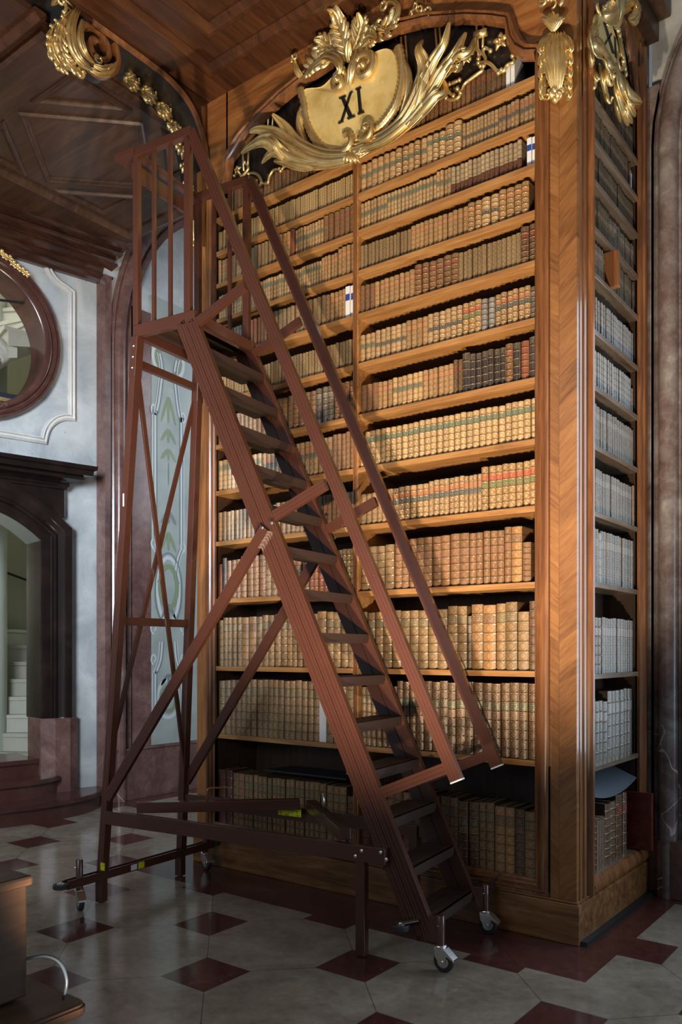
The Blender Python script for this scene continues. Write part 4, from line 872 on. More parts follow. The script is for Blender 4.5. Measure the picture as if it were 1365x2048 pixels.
for (dist,s) in ((.05,.7),(.17,.75),(.30,.85),(.43,.95),(.57,1.05),(.72,1.1),(.87,1.1),(1.02,1.0)):
    k_=min(range(len(_L)),key=lambda i:abs(_L[i]-dist)); T_=_c[min(k_+2,len(_c)-1)]-_c[max(k_-2,0)]; T_=T_/np.linalg.norm(T_); an=math.degrees(math.atan2(-T_[1],-T_[0])); v=300; N_=np.array([-T_[1],T_[0]])
    if N_[0]>0 or N_[1]>0: N_=-N_ if (N_@np.array([-.7,-.7]))<0 else N_
    cc=_c[k_]+N_*.035
    b=MB(); c=(cc[0],cc[1]); mp=lambda y,z,d:(-2.93+d,y,z); L=.12*s
    for k in range(6):
        a=R_(an+(k-2.5)*26); c2=(c[0]-.5*L*math.cos(R_(an)),c[1]-.5*L*math.sin(R_(an)))
        frond(b,mp,NS,[(c2[0],c2[1],.0),(c2[0]+L*.5*math.cos(a),c2[1]+L*.5*math.sin(a),.05),(c2[0]+L*(1-.12*abs(k-2.5))*math.cos(a*.8+R_(an)*.2),c2[1]+L*(1-.12*abs(k-2.5))*math.sin(a*.8+R_(an)*.2),.03)],.022*s,n=4,ribs=1,depth=.006)
    volute(b,mp,(c[0],c[1]),.022*s,1,2.0,1,.008,.05,n=12)
    b.lathe(mp(c2[0],c2[1],.01),NS,[(-.01,.012),(.01,.02),(.03,.004)],8)
    b.build('husk','gold',gar,smooth=True)
ock=[(2,506),(10,514),(18,517),(26,528),(34,534),(44,541),(52,548)]
b=MB()
for (u,v) in ock:
    q=onpl(u,v,P0+nP*.08,nP); p_=(q-P0)@dP
    for k in range(5): a=2*math.pi*k/5; frond(b,PW,nP,[(p_,q[2],.08),(p_+.02*math.cos(a),q[2]+.02*math.sin(a),.105),(p_+.04*math.cos(a),q[2]+.04*math.sin(a),.09)],.016,n=2,ribs=1,depth=.003)
b.build('gilt_flowers','gold',oc,smooth=True)
# stone volute seen through the oculus
b=MB(); P=[PW(-1.10,4.30,-.40),PW(-1.0,4.45,-.40),PW(-.88,4.50,-.40),PW(-.79,4.44,-.40),PW(-.765,4.36,-.40),PW(-.82,4.32,-.40)]
b.tube([tuple(p) for p in smooth(P,5)],.05,12); tag(b.build('stone_scroll','stone',None,smooth=True),'curled grey stone scroll behind the round window opening','ornament')
# ================================================================== BOOKS
# style: base colour, gilt, label colour/panel, second label colour/panel, panels, ornament, two-tone, words
ST={
 'pale':((.58,.36,.175),.75,(.50,.30,.16),9,(.06,.11,.09),3,6,1,0,'pale tan gilt'),
 'paleg':((.60,.39,.20),.7,(.55,.33,.18),9,(.065,.13,.10),4,6,1,0,'pale tan green-banded'),
 'paleb':((.52,.33,.17),.8,(.48,.25,.14),9,(.02,.045,.065),3,7,1,0,'tan blue-banded'),
 'tan':((.44,.25,.11),.8,(.40,.16,.08),4,(.30,.12,.06),9,6,1,0,'tan gilt'),
 'tanr':((.44,.26,.12),.85,(.35,.06,.04),4,(.10,.13,.06),3,6,.3,0,'tan red and green labelled'),
 'tanb':((.44,.27,.14),.8,(.34,.12,.06),4,(.03,.06,.08),3,6,1,0,'tan dark-banded'),
 'small':((.54,.37,.17),1,(.40,.22,.1),9,(.10,.08,.05),9,8,1,0,'small gilt'),
 'smalld':((.26,.17,.09),1,(.40,.22,.1),9,(.10,.08,.05),9,7,1,0,'small dark gilt'),
 'two':((.50,.38,.24),.5,(.5,.4,.2),9,(.1,.1,.1),9,6,1,1,'two-tone cream and maroon'),
 'brown':((.22,.10,.045),.6,(.20,.06,.04),4,(.1,.1,.1),9,6,1,0,'brown'),
 'dbrown':((.10,.045,.028),.7,(.16,.03,.02),4,(.1,.1,.1),9,6,.3,0,'dark brown gilt'),
 'maroon':((.11,.025,.022),.45,(.10,.03,.02),9,(.1,.1,.1),9,6,0,0,'maroon'),
 'red':((.28,.085,.045),.5,(.3,.1,.05),9,(.1,.1,.1),9,6,0,0,'reddish brown'),
 'black':((.035,.030,.032),.55,(.05,.04,.04),4,(.1,.1,.1),9,5,0,0,'black'),
 'fbrown':((.25,.12,.055),.45,(.20,.09,.05),4,(.1,.1,.1),9,7,1,0,'mid-brown gilt'),
 'vell':((.33,.20,.10),.55,(.20,.12,.06),4,(.1,.1,.1),9,6,1,0,'parchment brown'),
 'folio':((.27,.155,.065),.6,(.13,.10,.055),5,(.30,.18,.08),9,7,.3,0,'golden brown'),
 'foliog':((.15,.070,.036),.85,(.075,.085,.05),5,(.17,.09,.05),4,8,.3,0,'brown green-labelled'),
 'foliot':((.36,.18,.07),.6,(.16,.08,.045),5,(.30,.18,.08),9,7,.3,0,'large tan'),
 'ribd':((.12,.06,.035),.55,(.12,.05,.035),5,(.1,.1,.1),9,8,.3,0,'dark gilt ribbed'),
 'slate':((.095,.085,.075),.55,(.14,.12,.11),4,(.1,.1,.1),9,6,.3,0,'grey-brown'),
 'pgrey':((.25,.235,.215),.12,(.3,.3,.3),9,(.1,.1,.1),9,6,0,0,'pale grey'),
 'slate_shaded':((.042,.036,.031),.5,(.1,.08,.06),4,(.1,.1,.1),9,7,.3,0,'dark grey-brown'),  # slate darkened: shade of the upper side rows put into its colour
 'white':None,
}
# rows, top (shelf 0) to bottom (12): (count, width, height, style) ; ('gap', w)
Rr={0:[(8,.028,.16,'dbrown'),(18,.030,.155,'brown'),(7,.032,.17,'dbrown'),(2,.026,.19,'white'),('gap',.13)],
 1:[(11,.034,.175,'pale'),(3,.034,.175,'paleg'),(2,.044,.19,'pale'),(10,.0175,.16,'paleb'),(9,.0205,.16,'tanb')],
 2:[(8,.018,.165,'pale'),(14,.018,.165,'paleg'),(4,.018,.17,'pale'),(16,.0200,.165,'two'),('gap',.02),(2,.022,.16,'white')],
 3:[(14,.0165,.155,'smalld'),(12,.0205,.165,'tan'),(2,.028,.17,'tan'),(2,.034,.175,'paleb'),(4,.028,.18,'tan'),('gap',.03)],
 4:[(3,.024,.17,'brown'),(8,.024,.17,'tan'),(6,.032,.185,'brown'),(13,.0195,.18,'smalld'),(2,.032,.20,'dbrown')],
 5:[(3,.026,.175,'pale'),(6,.026,.18,'paleb'),(4,.026,.18,'tan'),(6,.027,.185,'paleb'),(3,.028,.19,'tanr'),(2,.030,.18,'pgrey'),(6,.024,.185,'tanb'),(1,.028,.175,'slate')],
 6:[(3,.032,.18,'brown'),(3,.026,.175,'tan'),(6,.028,.18,'pale'),(6,.026,.185,'tan'),(2,.022,.20,'dbrown'),(1,.038,.225,'black'),(6,.029,.21,'black'),(1,.034,.215,'brown'),(1,.034,.215,'black'),(1,.036,.215,'red'),(1,.036,.225,'black')],
 7:[(1,.030,.20,'pale'),(24,.0365,.215,'paleg'),(5,.0355,.22,'paleg')],
 8:[(4,.032,.19,'vell'),(8,.034,.205,'tanb'),(7,.028,.215,'tanb'),(4,.022,.215,'tanb'),(8,.034,.245,'tanr')],
 9:[(4,.054,.27,'vell'),(4,.046,.29,'fbrown'),(5,.050,.295,'fbrown'),(5,.037,.295,'fbrown'),(1,.036,.30,'fbrown'),(1,.055,.305,'foliot'),(1,.044,.22,'fbrown'),('gap',.03)],
 10:[(3,.050,.34,'folio'),(7,.058,.345,'folio'),(2,.060,.36,'folio'),(1,.022,.31,'slate'),(2,.072,.365,'foliot'),(1,.052,.365,'folio'),(1,.064,.37,'folio'),(1,.060,.32,'vell'),(1,.044,.37,'ribd')],
 11:[(5,.040,.36,'folio'),(2,.036,.37,'maroon'),(3,.046,.40,'foliog'),(14,.0545,.405,'foliog')],
 12:[(2,.066,.37,'maroon'),(1,.056,.37,'ribd'),(3,.060,.37,'fbrown'),(2,.062,.375,'ribd'),(3,.060,.37,'folio'),(2,.064,.36,'foliog'),(2,.050,.365,'folio'),(2,.062,.36,'foliot'),(1,.056,.355,'ribd'),(1,.074,.35,'folio')]}
Rl={0:[(4,.026,.13,'dbrown'),(14,.030,.155,'brown'),(18,.030,.16,'dbrown')],
 1:[(26,.0155,.145,'small'),(40,.0165,.15,'small')],
 2:[(6,.023,.17,'tan'),(5,.024,.17,'tanb'),(6,.026,.175,'smalld'),(5,.028,.18,'tan'),(1,.03,.18,'red'),(10,.020,.17,'pale'),(6,.034,.19,'brown')],
 3:[(14,.021,.165,'pale'),(10,.021,.165,'paleg'),(16,.018,.16,'paleg'),(5,.022,.17,'tan'),(4,.030,.19,'tan')],
 4:[(8,.024,.18,'slate'),(4,.032,.19,'red'),(5,.026,.19,'brown'),(12,.031,.195,'smalld'),(5,.028,.19,'tan'),(2,.030,.20,'white')],
 5:[(20,.022,.165,'small'),(28,.0225,.17,'smalld')],
 6:[(5,.03,.19,'brown'),(5,.03,.19,'vell'),(5,.04,.225,'brown'),(6,.04,.225,'fbrown'),(3,.040,.23,'slate'),(4,.034,.23,'brown')],
 7:[(10,.036,.215,'paleg'),(7,.032,.21,'tanb'),(9,.034,.23,'tanb'),(5,.030,.235,'fbrown')],
 8:[(14,.036,.21,'vell'),(8,.038,.215,'vell'),(9,.033,.22,'fbrown')],
 9:[(1,.028,.25,'red'),(1,.038,.285,'black'),(3,.040,.265,'fbrown'),(4,.048,.285,'fbrown'),(4,.045,.28,'vell'),(3,.048,.285,'brown'),(5,.034,.28,'red'),(5,.030,.27,'smalld')],
 10:[(1,.045,.32,'folio'),(4,.046,.335,'folio'),(2,.070,.34,'foliot'),(1,.056,.34,'folio'),(4,.058,.345,'folio'),(3,.048,.345,'folio'),(2,.062,.35,'folio'),(1,.075,.355,'foliot'),(4,.056,.35,'folio')],
 11:[(2,.052,.375,'folio'),(2,.046,.38,'fbrown'),(8,.046,.38,'folio'),(6,.046,.385,'folio'),(1,.056,.33,'white'),(3,.046,.39,'folio'),(1,.062,.39,'folio')],
 12:[(2,.070,.37,'maroon'),(2,.056,.365,'fbrown'),(6,.042,.36,'folio'),(10,.040,.355,'folio'),(4,.054,.355,'folio'),(1,.06,.30,'ribd')]}
Rs={0:[(28,.026,.185,'slate_shaded')],1:[(30,.024,.175,'slate_shaded'),(3,.02,.15,'white')],2:[(36,.022,.17,'slate_shaded')],3:[(12,.028,.18,'slate_shaded'),(18,.024,.18,'slate')],
 4:[(13,.022,.19,'slate'),('gap',.05),(16,.026,.20,'slate_shaded')],5:[(38,.0205,.20,'pgrey')],6:[(34,.0225,.215,'pgrey'),(2,.02,.16,'pgrey')],7:[(22,.036,.235,'slate')],
 8:[(18,.042,.24,'slate'),(1,.03,.25,'brown')],9:[(4,.046,.30,'slate'),(1,.05,.28,'pgrey'),(13,.044,.30,'slate')],10:[(1,.085,.30,'pgrey'),(14,.047,.31,'slate')],
 11:[(2,.066,.36,'slate'),(3,.056,.345,'slate'),(6,.066,.40,'slate'),('gap',.02)],12:[(2,.080,.275,'ribd'),(3,.045,.27,'ribd'),(2,.085,.345,'ribd'),(1,.11,.365,'dbrown'),(1,.06,.36,'dbrown'),('gap',.13)]}
books=[]   # dicts
def fill(row,x0,x1,kind,ri,z,gapz):
    tot=sum(r[1] if r[0]=='gap' else r[0]*r[1] for r in row); k=(x1-x0-.004)/tot; x=x0+.002; out=[]
    for r in row:
        if r[0]=='gap': x+=r[1]*k; continue
        n,w,h,st=r
        hh=h*random.uniform(.985,1.015)
        for i in range(n):
            ww=w*k*random.uniform(.93,1.07) if n>1 else w*k
            single=(n<=6 and n>0); h2=min(hh*random.uniform(.985,1.012),gapz-.012)
            out.append(dict(x=x+ww/2,w=ww*.955,h=h2,st=st,jy=random.uniform(0,.010),bay=kind,row=ri,z=z,tone=random.uniform(.78,1.14))); x+=ww
    # renormalise run-out
    e=out[-1]['x']+out[-1]['w']/2
    lim=x1-.002-(r[1]*k if r[0]=='gap' else 0)
    s=(lim-x0)/(e-x0)
    for q in out: q['x']=x0+(q['x']-x0)*s; q['w']*=s
    for i,q in enumerate(out): q['i']=i; q['n']=len(out)
    return out
for ri in range(13):
    gz=(zs[ri-1]-TH-zs[ri]) if ri else .5
    books+=fill(Rr[ri],XD1,XOR-.0,'right',ri,zs[ri],gz); books+=fill(Rl[ri],XOL,XD0,'left',ri,zs[ri],gz)
    gz=(zss[ri-1]-.028-zss[ri]) if ri else .5
    books+=fill(Rs[ri],SY0+.004,SY1-.004,'side',ri,zss[ri],gz)
def area(q):
    if q['bay']=='side': a=(-.04,q['x']-q['w']/2); c=(-.04,q['x']+q['w']/2)
    else: a=(q['x']-q['w']/2,.05); c=(q['x']+q['w']/2,.05)
    p=proj((*a,q['z'])); r=proj((*c,q['z'])); vis=1
    return abs(r[0]-p[0])*q['h']*FPX/p[2]
for q in books: q['area']=area(q)
def hidden(q):  # behind the gilded cartouche
    if q['bay']=='side' or q['row']>0: return False
    px,py,_=proj((q['x'],.05,q['z']+q['h']*.5)); return 600<px<800
order=sorted([q for q in books if q['st']!='white' and not hidden(q)],key=lambda q:-q['area'])
for q in order[:300]: q['ind']=True
def spine(q,hi):
    """book standing with its spine to -y, base centre at the origin; returns verts, faces, uvs, mats"""
    s=ST[q['st']]; w,h=q['w'],q['h']; nb=s[6]; bul=min(.012,w*.30)
    NU=8 if hi else 4; vs=[];fs=[];uv=[]
    if hi:
        vl=[0]; 
        for i in range(1,nb):
            c=i/nb; e=.0042/h
            vl+=[c-2.2*e,c-1.2*e,c-.6*e,c+.6*e,c+1.2*e,c+2.2*e]
        vl+=[1]; bump=[0]+[0,.0,.0026,.0026,.0,0]*(nb-1)+[0]
    else: vl=[0,1]; bump=[0,0]
    m=len(vl)
    for v,bp in zip(vl,bump):
        sc=1.0-.06*(v>.999)-.06*(v<.001)
        for j in range(NU+1):
            u=j/NU; x=(u-.5)*w; y=-(bul+bp*1.0)*(1-(2*u-1)**2)*sc-(bp*.5 if 0<j<NU else 0)
            vs.append((x,y,v*h)); uv.append((u,v))
    fs=[(i*(NU+1)+j,i*(NU+1)+j+1,(i+1)*(NU+1)+j+1,(i+1)*(NU+1)+j) for i in range(m-1) for j in range(NU)]
    mt=[0]*len(fs)
    D=q.get('D',.14); b0=len(vs)
    # boards and top
    P=[(-w/2,0,0),(w/2,0,0),(w/2,D,0),(-w/2,D,0),(-w/2,0,h),(w/2,0,h),(w/2,D,h),(-w/2,D,h)]
    vs+=P; uv+=[(-1,0)]*4+[(-1,1)]*4
    if hi: # leave the top open between the boards for the page block
        t=min(.004,w*.12)
        fs+=[(b0+3,b0+0,b0+4,b0+7),(b0+1,b0+2,b0+6,b0+5)]; mt+=[0,0]
        b1=len(vs); vs+=[(-w/2+t,0,h),(w/2-t,0,h),(w/2-t,D,h),(-w/2+t,D,h),(-w/2+t,0,h*.9),(w/2-t,0,h*.9),(w/2-t,D,h*.9),(-w/2+t,D,h*.9),(-w/2+t,t,h),(w/2-t,t,h),(-w/2+t,t,h*.9),(w/2-t,t,h*.9)]; uv+=[(-1,.5)]*12
        fs+=[(b0+4,b1+0,b1+3,b0+7),(b1+1,b0+5,b0+6,b1+2),(b1+8,b1+10,b1+7,b1+3),(b1+9,b1+2,b1+6,b1+11),(b1,b1+1,b1+9,b1+8),(b1+8,b1+9,b1+11,b1+10)]; mt+=[0]*6
        top=[(m-1)*(NU+1)+j for j in range(NU+1)]; fs.append(tuple(top+[b0+5,b0+4][::1])); mt.append(0)
    else:
        top=[(m-1)*(NU+1)+j for j in range(NU+1)]
        fs+=[(b0+3,b0+0,b0+4,b0+7),(b0+1,b0+2,b0+6,b0+5),(b0+4,b0+5,b0+6,b0+7),tuple(top+[b0+5,b0+4])]; mt+=[0,0,1,0]
    return vs,fs,uv,mt
def attrs(me,q_list,counts):
    names=('bcol','lcol','mcol','prm'); arr={k:[] for k in names}
    for q,c in zip(q_list,counts):
        s=ST[q['st']]; t=q['tone']; bcx=tuple(min(1,x*t) for x in s[0]); w,h=q['w'],q['h']
        d={'bcol':(*bcx,s[1]),'lcol':(*s[2],s[3]/10),'mcol':(*s[4],s[5]/10),'prm':(s[6]/10,s[7],s[8],1)}
        d['prm']=(s[6]/10,s[7],float(s[8]),min(2.0,w*s[6]/h))
        for k in names: arr[k]+=list(d[k])*c
    for k in names:
        a=me.attributes.new(k,'FLOAT_COLOR','POINT'); a.data.foreach_set('color',arr[k])
def setuv(me,uv):
    l=me.uv_layers.new(name='UVMap'); idx=np.zeros(len(me.loops),dtype=np.int32); me.loops.foreach_get('vertex_index',idx)
    l.data.foreach_set('uv',np.array(uv,dtype=float)[idx].ravel())
ORD=['first','second','third','fourth','fifth','sixth','seventh','eighth','ninth','tenth','eleventh','twelfth','thirteenth','fourteenth','fifteenth','sixteenth','seventeenth','eighteenth','nineteenth','twentieth','twenty-first','twenty-second','twenty-third','twenty-fourth','twenty-fifth','twenty-sixth','twenty-seventh','twenty-eighth','twenty-ninth','thirtieth','thirty-first','thirty-second','thirty-third','thirty-fourth','thirty-fifth']
ROWN={12:'bottom shelf',11:'second shelf up',10:'third shelf up',9:'fourth shelf up',8:'fifth shelf up',7:'sixth shelf up',6:'seventh shelf up',5:'eighth shelf up',4:'ninth shelf up',3:'tenth shelf up',2:'eleventh shelf up',1:'twelfth shelf up',0:'top shelf'}
BAYN={'right':'right bay','left':'left bay','side':'side face'}
def place(q):
    if q['bay']=='side': return ((-.048-q['jy'],q['x'],q['z']),math.pi/2)
    return ((q['x'],.045+q['jy'],q['z']),0)
rest=[]
for q in books:
    q['D']=.13 if q['bay']=='side' else (.13 if q['row']<6 else .20)
    if q['bay']=='side' and q['row']==12: q['D']=.15
    if q['st']=='white': continue
    if not q.get('ind'): rest.append(q); continue
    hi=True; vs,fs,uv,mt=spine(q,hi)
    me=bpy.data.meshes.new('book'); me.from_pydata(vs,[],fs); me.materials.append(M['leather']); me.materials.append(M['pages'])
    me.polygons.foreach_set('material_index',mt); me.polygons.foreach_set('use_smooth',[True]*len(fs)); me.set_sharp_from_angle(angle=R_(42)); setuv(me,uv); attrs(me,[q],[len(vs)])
    o=bpy.data.objects.new('book',me); COL.objects.link(o); loc,rz=place(q); o.location=loc; lean=0
    o.rotation_euler=(0,lean,rz); OFF[o.name]=np.zeros(3)
    h=q['h']; size='tall ' if h>.36 else ''
    n=q['n']; i=q['i']
    if i<=n-1-i: pos=f"{ORD[i]} from left"
    else: pos=f"{ORD[n-1-i]} from right"
    if i==0: pos='leftmost'
    if i==n-1: pos='rightmost'
    words={'slate':'grey-brown','tanr':'tan red-labelled','foliog':'brown green-labelled','two':'cream-and-maroon','pgrey':'pale grey'}.get(q['st'],ST[q['st']][9])
    tag(o,f"{words} book, {pos} on {ROWN[q['row']]}, {BAYN[q['bay']]} of bookcase",'book',f"books on the {ROWN[q['row']]} of the bookcase {BAYN[q['bay']]}")
    if q['row']>=9 or True:
        D=q['D']; t=min(.004,q['w']*.12); pbm=bpy.data.meshes.new('page_block'); hh=h-.006; ww=q['w']/2-t-.0003
        P=[(-ww,t+.0003,.002),(ww,t+.0003,.002),(ww,D-.004,.002),(-ww,D-.004,.002),(-ww,t+.0003,hh),(ww,t+.0003,hh),(ww,D-.004,hh),(-ww,D-.004,hh)]
        pbm.from_pydata(P,[],[(0,3,2,1),(4,5,6,7),(0,1,5,4),(1,2,6,5),(2,3,7,6),(3,0,4,7)]); pbm.materials.append(M['pages'])
        c=bpy.data.objects.new('page_block',pbm); COL.objects.link(c); c.parent=o
    s=ST[q['st']]
    if s[3]<9 and q['row']>=9:   # pasted title label
        nb=s[6]; k=s[3]; v0=(k+.11)/nb; v1=(k+.89)/nb; NU=6; bul=min(.012,q['w']*.30); V=[];U=[]
        for v in (v0,v1):
            for j in range(NU+1): u=.05+.9*j/NU; V.append(((u-.5)*q['w'],-bul*(1-(2*u-1)**2)-.0008,v*h)); U.append((u,v))
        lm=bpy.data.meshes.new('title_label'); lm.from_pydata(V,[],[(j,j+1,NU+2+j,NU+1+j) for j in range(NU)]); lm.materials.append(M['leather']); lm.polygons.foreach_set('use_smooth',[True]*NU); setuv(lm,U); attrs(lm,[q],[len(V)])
        c=bpy.data.objects.new('title_label',lm); COL.objects.link(c); c.parent=o
V=[];Fc=[];UV=[];MT=[];cnt=[]
for q in rest:
    vs,fs,uv,mt=spine(q,False); (lx,ly,lz),rz=place(q); b0=len(V)
    for x,y,z in vs: V.append((lx-y,ly+x,lz+z) if rz else (lx+x,ly+y,lz+z))
    Fc+=[tuple(b0+i for i in f) for f in fs]; UV+=uv; MT+=mt; cnt.append(len(vs))
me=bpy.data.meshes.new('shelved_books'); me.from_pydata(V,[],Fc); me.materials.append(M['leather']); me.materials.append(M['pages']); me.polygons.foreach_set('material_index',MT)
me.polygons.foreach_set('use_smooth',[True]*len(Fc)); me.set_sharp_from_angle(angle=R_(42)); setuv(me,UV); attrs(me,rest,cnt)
o=bpy.data.objects.new('shelved_books',me); COL.objects.link(o); tag(o,'rows of small gilt leather books packed along the upper shelves of the bookcase','books',None,'stuff')
# white card volumes
wb=[q for q in books if q['st']=='white']
for q in wb:
    loc,rz=place(q); root=empty('white_book',loc); w,h,D=q['w']/2*.95,q['h'],q['D']
    b=MB(); 
    def L(x,y,z): return (loc[0]-y,loc[1]+x,loc[2]+z) if rz else (loc[0]+x,loc[1]+y,loc[2]+z)
    for (x0,x1,y0,y1) in ((-w,w,0,.003),(-w,-w+.002,0,D),(w-.002,w,0,D)): 
        a=L(x0,y0,0); c=L(x1,y1,h); b.box(a,c)
    b.build('cover','white_book',root,bevel=.001)
    b=MB(); b.box(L(-w+.002,.004,.001),L(w-.002,D-.003,h-.003)); b.build('page_block','pages',root)
    lab=(q['bay'],q['row']) in (('right',2),('left',4))
    if lab: b=MB(); b.box(L(-w+.001,-.0008,h*.56),L(w-.001,.0005,h*.76)); b.build('spine_label','bluelab',root)
    where={('right',0):'at the right end of the top shelf, right bay',('right',2):'at right end of eleventh shelf up, right bay',('left',4):'beside the middle divider on the ninth shelf up',('left',11):'on the second shelf up, left bay',('side',1):'at the far end of the twelfth shelf up, side face'}[(q['bay'],q['row'])]
    same=[x for x in wb if (x['bay'],x['row'])==(q['bay'],q['row'])]; k=same.index(q); n=len(same)
    pos='' if n==1 else ('left ' if k==0 else 'right ' if k==n-1 else 'middle ')
    tag(root,(f"{pos}white volume"+(', blue label,' if lab else '')+' '+where).replace('volume  ','volume '),'book','white card volumes among the leather books' )
# loose things on the shelves
q=[x for x in books if x['bay']=='side' and x['row']==12]
b=MB(); zt=zss[12]+.485; P=[]
n=14; vs=[]
for th_ in (0,-.004):
    for i in range(n+1):
        y=.23+.78*i/n; zc_=.682+.055*((y-.62)/.40)**2
        for x,dz in ((-.225,.085),(-.03,0)): vs.append((x,y,zc_+dz+th_))
k=2*(n+1); fs=[]
for i in range(n): fs+=[(2*i,2*i+1,2*i+3,2*i+2),(k+2*i+2,k+2*i+3,k+2*i+1,k+2*i),(2*i+1,k+2*i+1,k+2*i+3,2*i+3),(2*i,2*i+2,k+2*i+2,k+2*i)]
fs+=[(0,k,k+1,1),(2*n,2*n+1,k+2*n+1,k+2*n)]; b.add(vs,fs)
tag(b.build('portfolio','paper',None),'curled grey-blue folder lying across the tall books at the bottom of the side face','folder')
b=MB(); b.box((-.20,.985,.302),(.068,1.017,.648)); o=b.build('slipcase','redboard',None,bevel=.003); tag(o,'red marbled slipcase sticking out past the far end of the lowest side shelf','slipcase')
b=MB(); y0=[x for x in books if x['bay']=='side' and x['row']==4][12]['x']+.02; b.box((-.19,y0,zss[4]+.001),(.018,y0+.04,zss[4]+.205)); o=b.build('protruding_book','redboard',None,bevel=.004); tag(o,'reddish brown book pushed out beyond its neighbours high on the side face','book')
me_=o.data; me_.materials[0]=M['mould']
b=MB(); vs=[]; 
zt=zs[12]+.385
b.poly([(-2.25,.09),(-1.55,.10),(-1.52,.34),(-2.2,.36)],lambda u,v,d:(u,v,zt+d),.0,.012); tag(b.build('portfolio','navy',None),'dark flat folder lying on top of the bottom row in the left bay','folder')
b=MB(); P=smooth([on(1000,1746,1,-.01),on(993,1752,1,-.03),on(988,1765,1,-.02),on(988,1785,1,-.012)],5); b.tube([tuple(p) for p in P],.004,6); tag(b.build('cable','cable',None,smooth=True),'short grey cable hanging over the bottom moulding below the folios','cable')
# ================================================================== ROLLING PLATFORM LADDER
TH_=R_(7.0)
La=np.array([-math.cos(TH_),-math.sin(TH_),0]); Lw=np.array([-math.sin(TH_),math.cos(TH_),0]); LO=np.array([-.808,-.754,0])
LP=lambda s,t,z: LO+La*s+Lw*t+np.array([0,0,z])
lad=empty('platform_ladder',tuple(LO),'tall brown metal rolling library ladder with handrails and a railed top platform','ladder')
LWD=.585
def lbar(b,p,q,w,h,prof=None): b.bar(LP(*p),LP(*q),Lw,w,h,prof=prof); return b
# extruded profile with grooves on the outer face: coords (thickness i, across j)
def groove(side,js=(-.30,-.05,.05,.30),dep=.10,hw=.018):
    pts=[]; s=side
    for j in js: pts+=[(s*.5,j-hw),(s*(.5-dep),j-hw*.4),(s*(.5-dep),j+hw*.4),(s*.5,j+hw)]
    front=[(s*.5,-.5)]+pts+[(s*.5,.5)]
    return front+[(-s*.5,.5),(-s*.5,-.5)]
LS=lambda z: -.361+(z-.231)/2.19     # front edge of the flight
for t,sg,nm in ((.018,-1,''),(LWD-.018,1,'')):
    b=MB(); z0,z1=.14,3.36
    for (o0,o1) in ((.001,.074),(.078,.150)):
        m=(o0+o1)/2; ww=(o1-o0)*math.sin(math.atan(2.19))
        lbar(b,(LS(z0)+m,t,z0),(LS(z1)+m,t,z1),.036,ww,groove(sg))
    b.build('stringer','paint',lad,bevel=.0015)
for k in range(1,15):
    z=.228*k; s0=LS(z); b=MB()
    b.bar(LP(s0+.085,.04,z-.018),LP(s0+.085,LWD-.04,z-.018),La,.17,.034,prof=[(-.5,-.5),(.5,-.5),(.5,.5),(.30,.5),(.29,.40),(.28,.5),(.02,.5),(.01,.40),(0,.5),(-.25,.5),(-.26,.40),(-.27,.5),(-.5,.5)])
    b.bar(LP(s0+.012,.04,z-.026),LP(s0+.012,LWD-.04,z-.026),La,.012,.05)
    b.build('tread','tread',lad)
# platform
PZ=3.415; S0,S1=1.10,1.545
b=MB()
lbar(b,(S0-.02,.018,PZ-.036),(S1+.0,.018,PZ-.036),.036,.070); lbar(b,(S0-.02,LWD-.018,PZ-.036),(S1,LWD-.018,PZ-.036),.036,.070)
b.bar(LP(S0,.036,PZ-.036),LP(S0,LWD-.036,PZ-.036),La,.036,.070); b.bar(LP(S1-.018,.036,PZ-.036),LP(S1-.018,LWD-.036,PZ-.036),La,.036,.070)
b.build('platform_frame','paint',lad,bevel=.002)
b=MB(); b.bar(LP(S0+.018,LWD/2,PZ-.012),LP(S1-.04,LWD/2,PZ-.012),Lw,LWD-.075,.016)
for u in (.25,.5,.75): b.bar(LP(S0+(S1-S0)*u,.036,PZ-.035),LP(S0+(S1-S0)*u,LWD-.036,PZ-.035),La,.02,.03)
b.build('platform_deck','tread',lad)
# guard rails
GZ=4.43
for t in (.018,LWD-.018):
    g=MB(); lbar(g,(S1-.018,t,PZ+.0),(S1-.018,t,GZ-.0),.034,.040); g.build('guard_post','paint',lad,bevel=.002)
    g=MB(); lbar(g,(S0+.035,t,PZ+.0),(S0+.035,t,GZ-.0),.034,.042); g.build('guard_post','paint',lad,bevel=.002)
    for u in (.34,.66):
        g=MB(); sv=S0+.035+(S1-.053-S0)*u; lbar(g,(sv,t,PZ-.0),(sv,t,GZ-.02),.018,.022); g.build('baluster','paint',lad,bevel=.001)
    g=MB(); lbar(g,(S0+.012,t,GZ),(S1+.002,t,GZ),.036,.050); g.build('top_rail','paint',lad,bevel=.002)
    # sloping handrail
    e=(S0+.010,t,GZ-.005); zf=.90; f_=(S0+.010-(GZ-.005-zf)/2.206,t,zf)
    g=MB(); lbar(g,e,f_,.034,.062,groove(-1 if t<.3 else 1,(-.28,.0,.28),.06,.015)); h_=g.build('handrail','paint',lad,bevel=.003)
    g=MB(); dv=LP(*f_)-LP(*e); dv/=np.linalg.norm(dv); g.bar(LP(*f_),LP(*f_)+dv*.008,Lw,.036,.064); g.build('end_cap','capend',h_,bevel=.002)
    for (a,c,w) in (((1.075,3.34),(.735,3.475),.05),((.565,2.206),(.225,2.35),.055),((-.08,.80),(-.43,.95),.055)):
        g=MB(); lbar(g,(a[0]-.0,t,a[1]),(c[0],t,c[1]),.028,w,groove(-1 if t<.3 else 1,(-.2,.2),.08,.02)); g.build('handrail_strut','paint',lad,bevel=.0015)
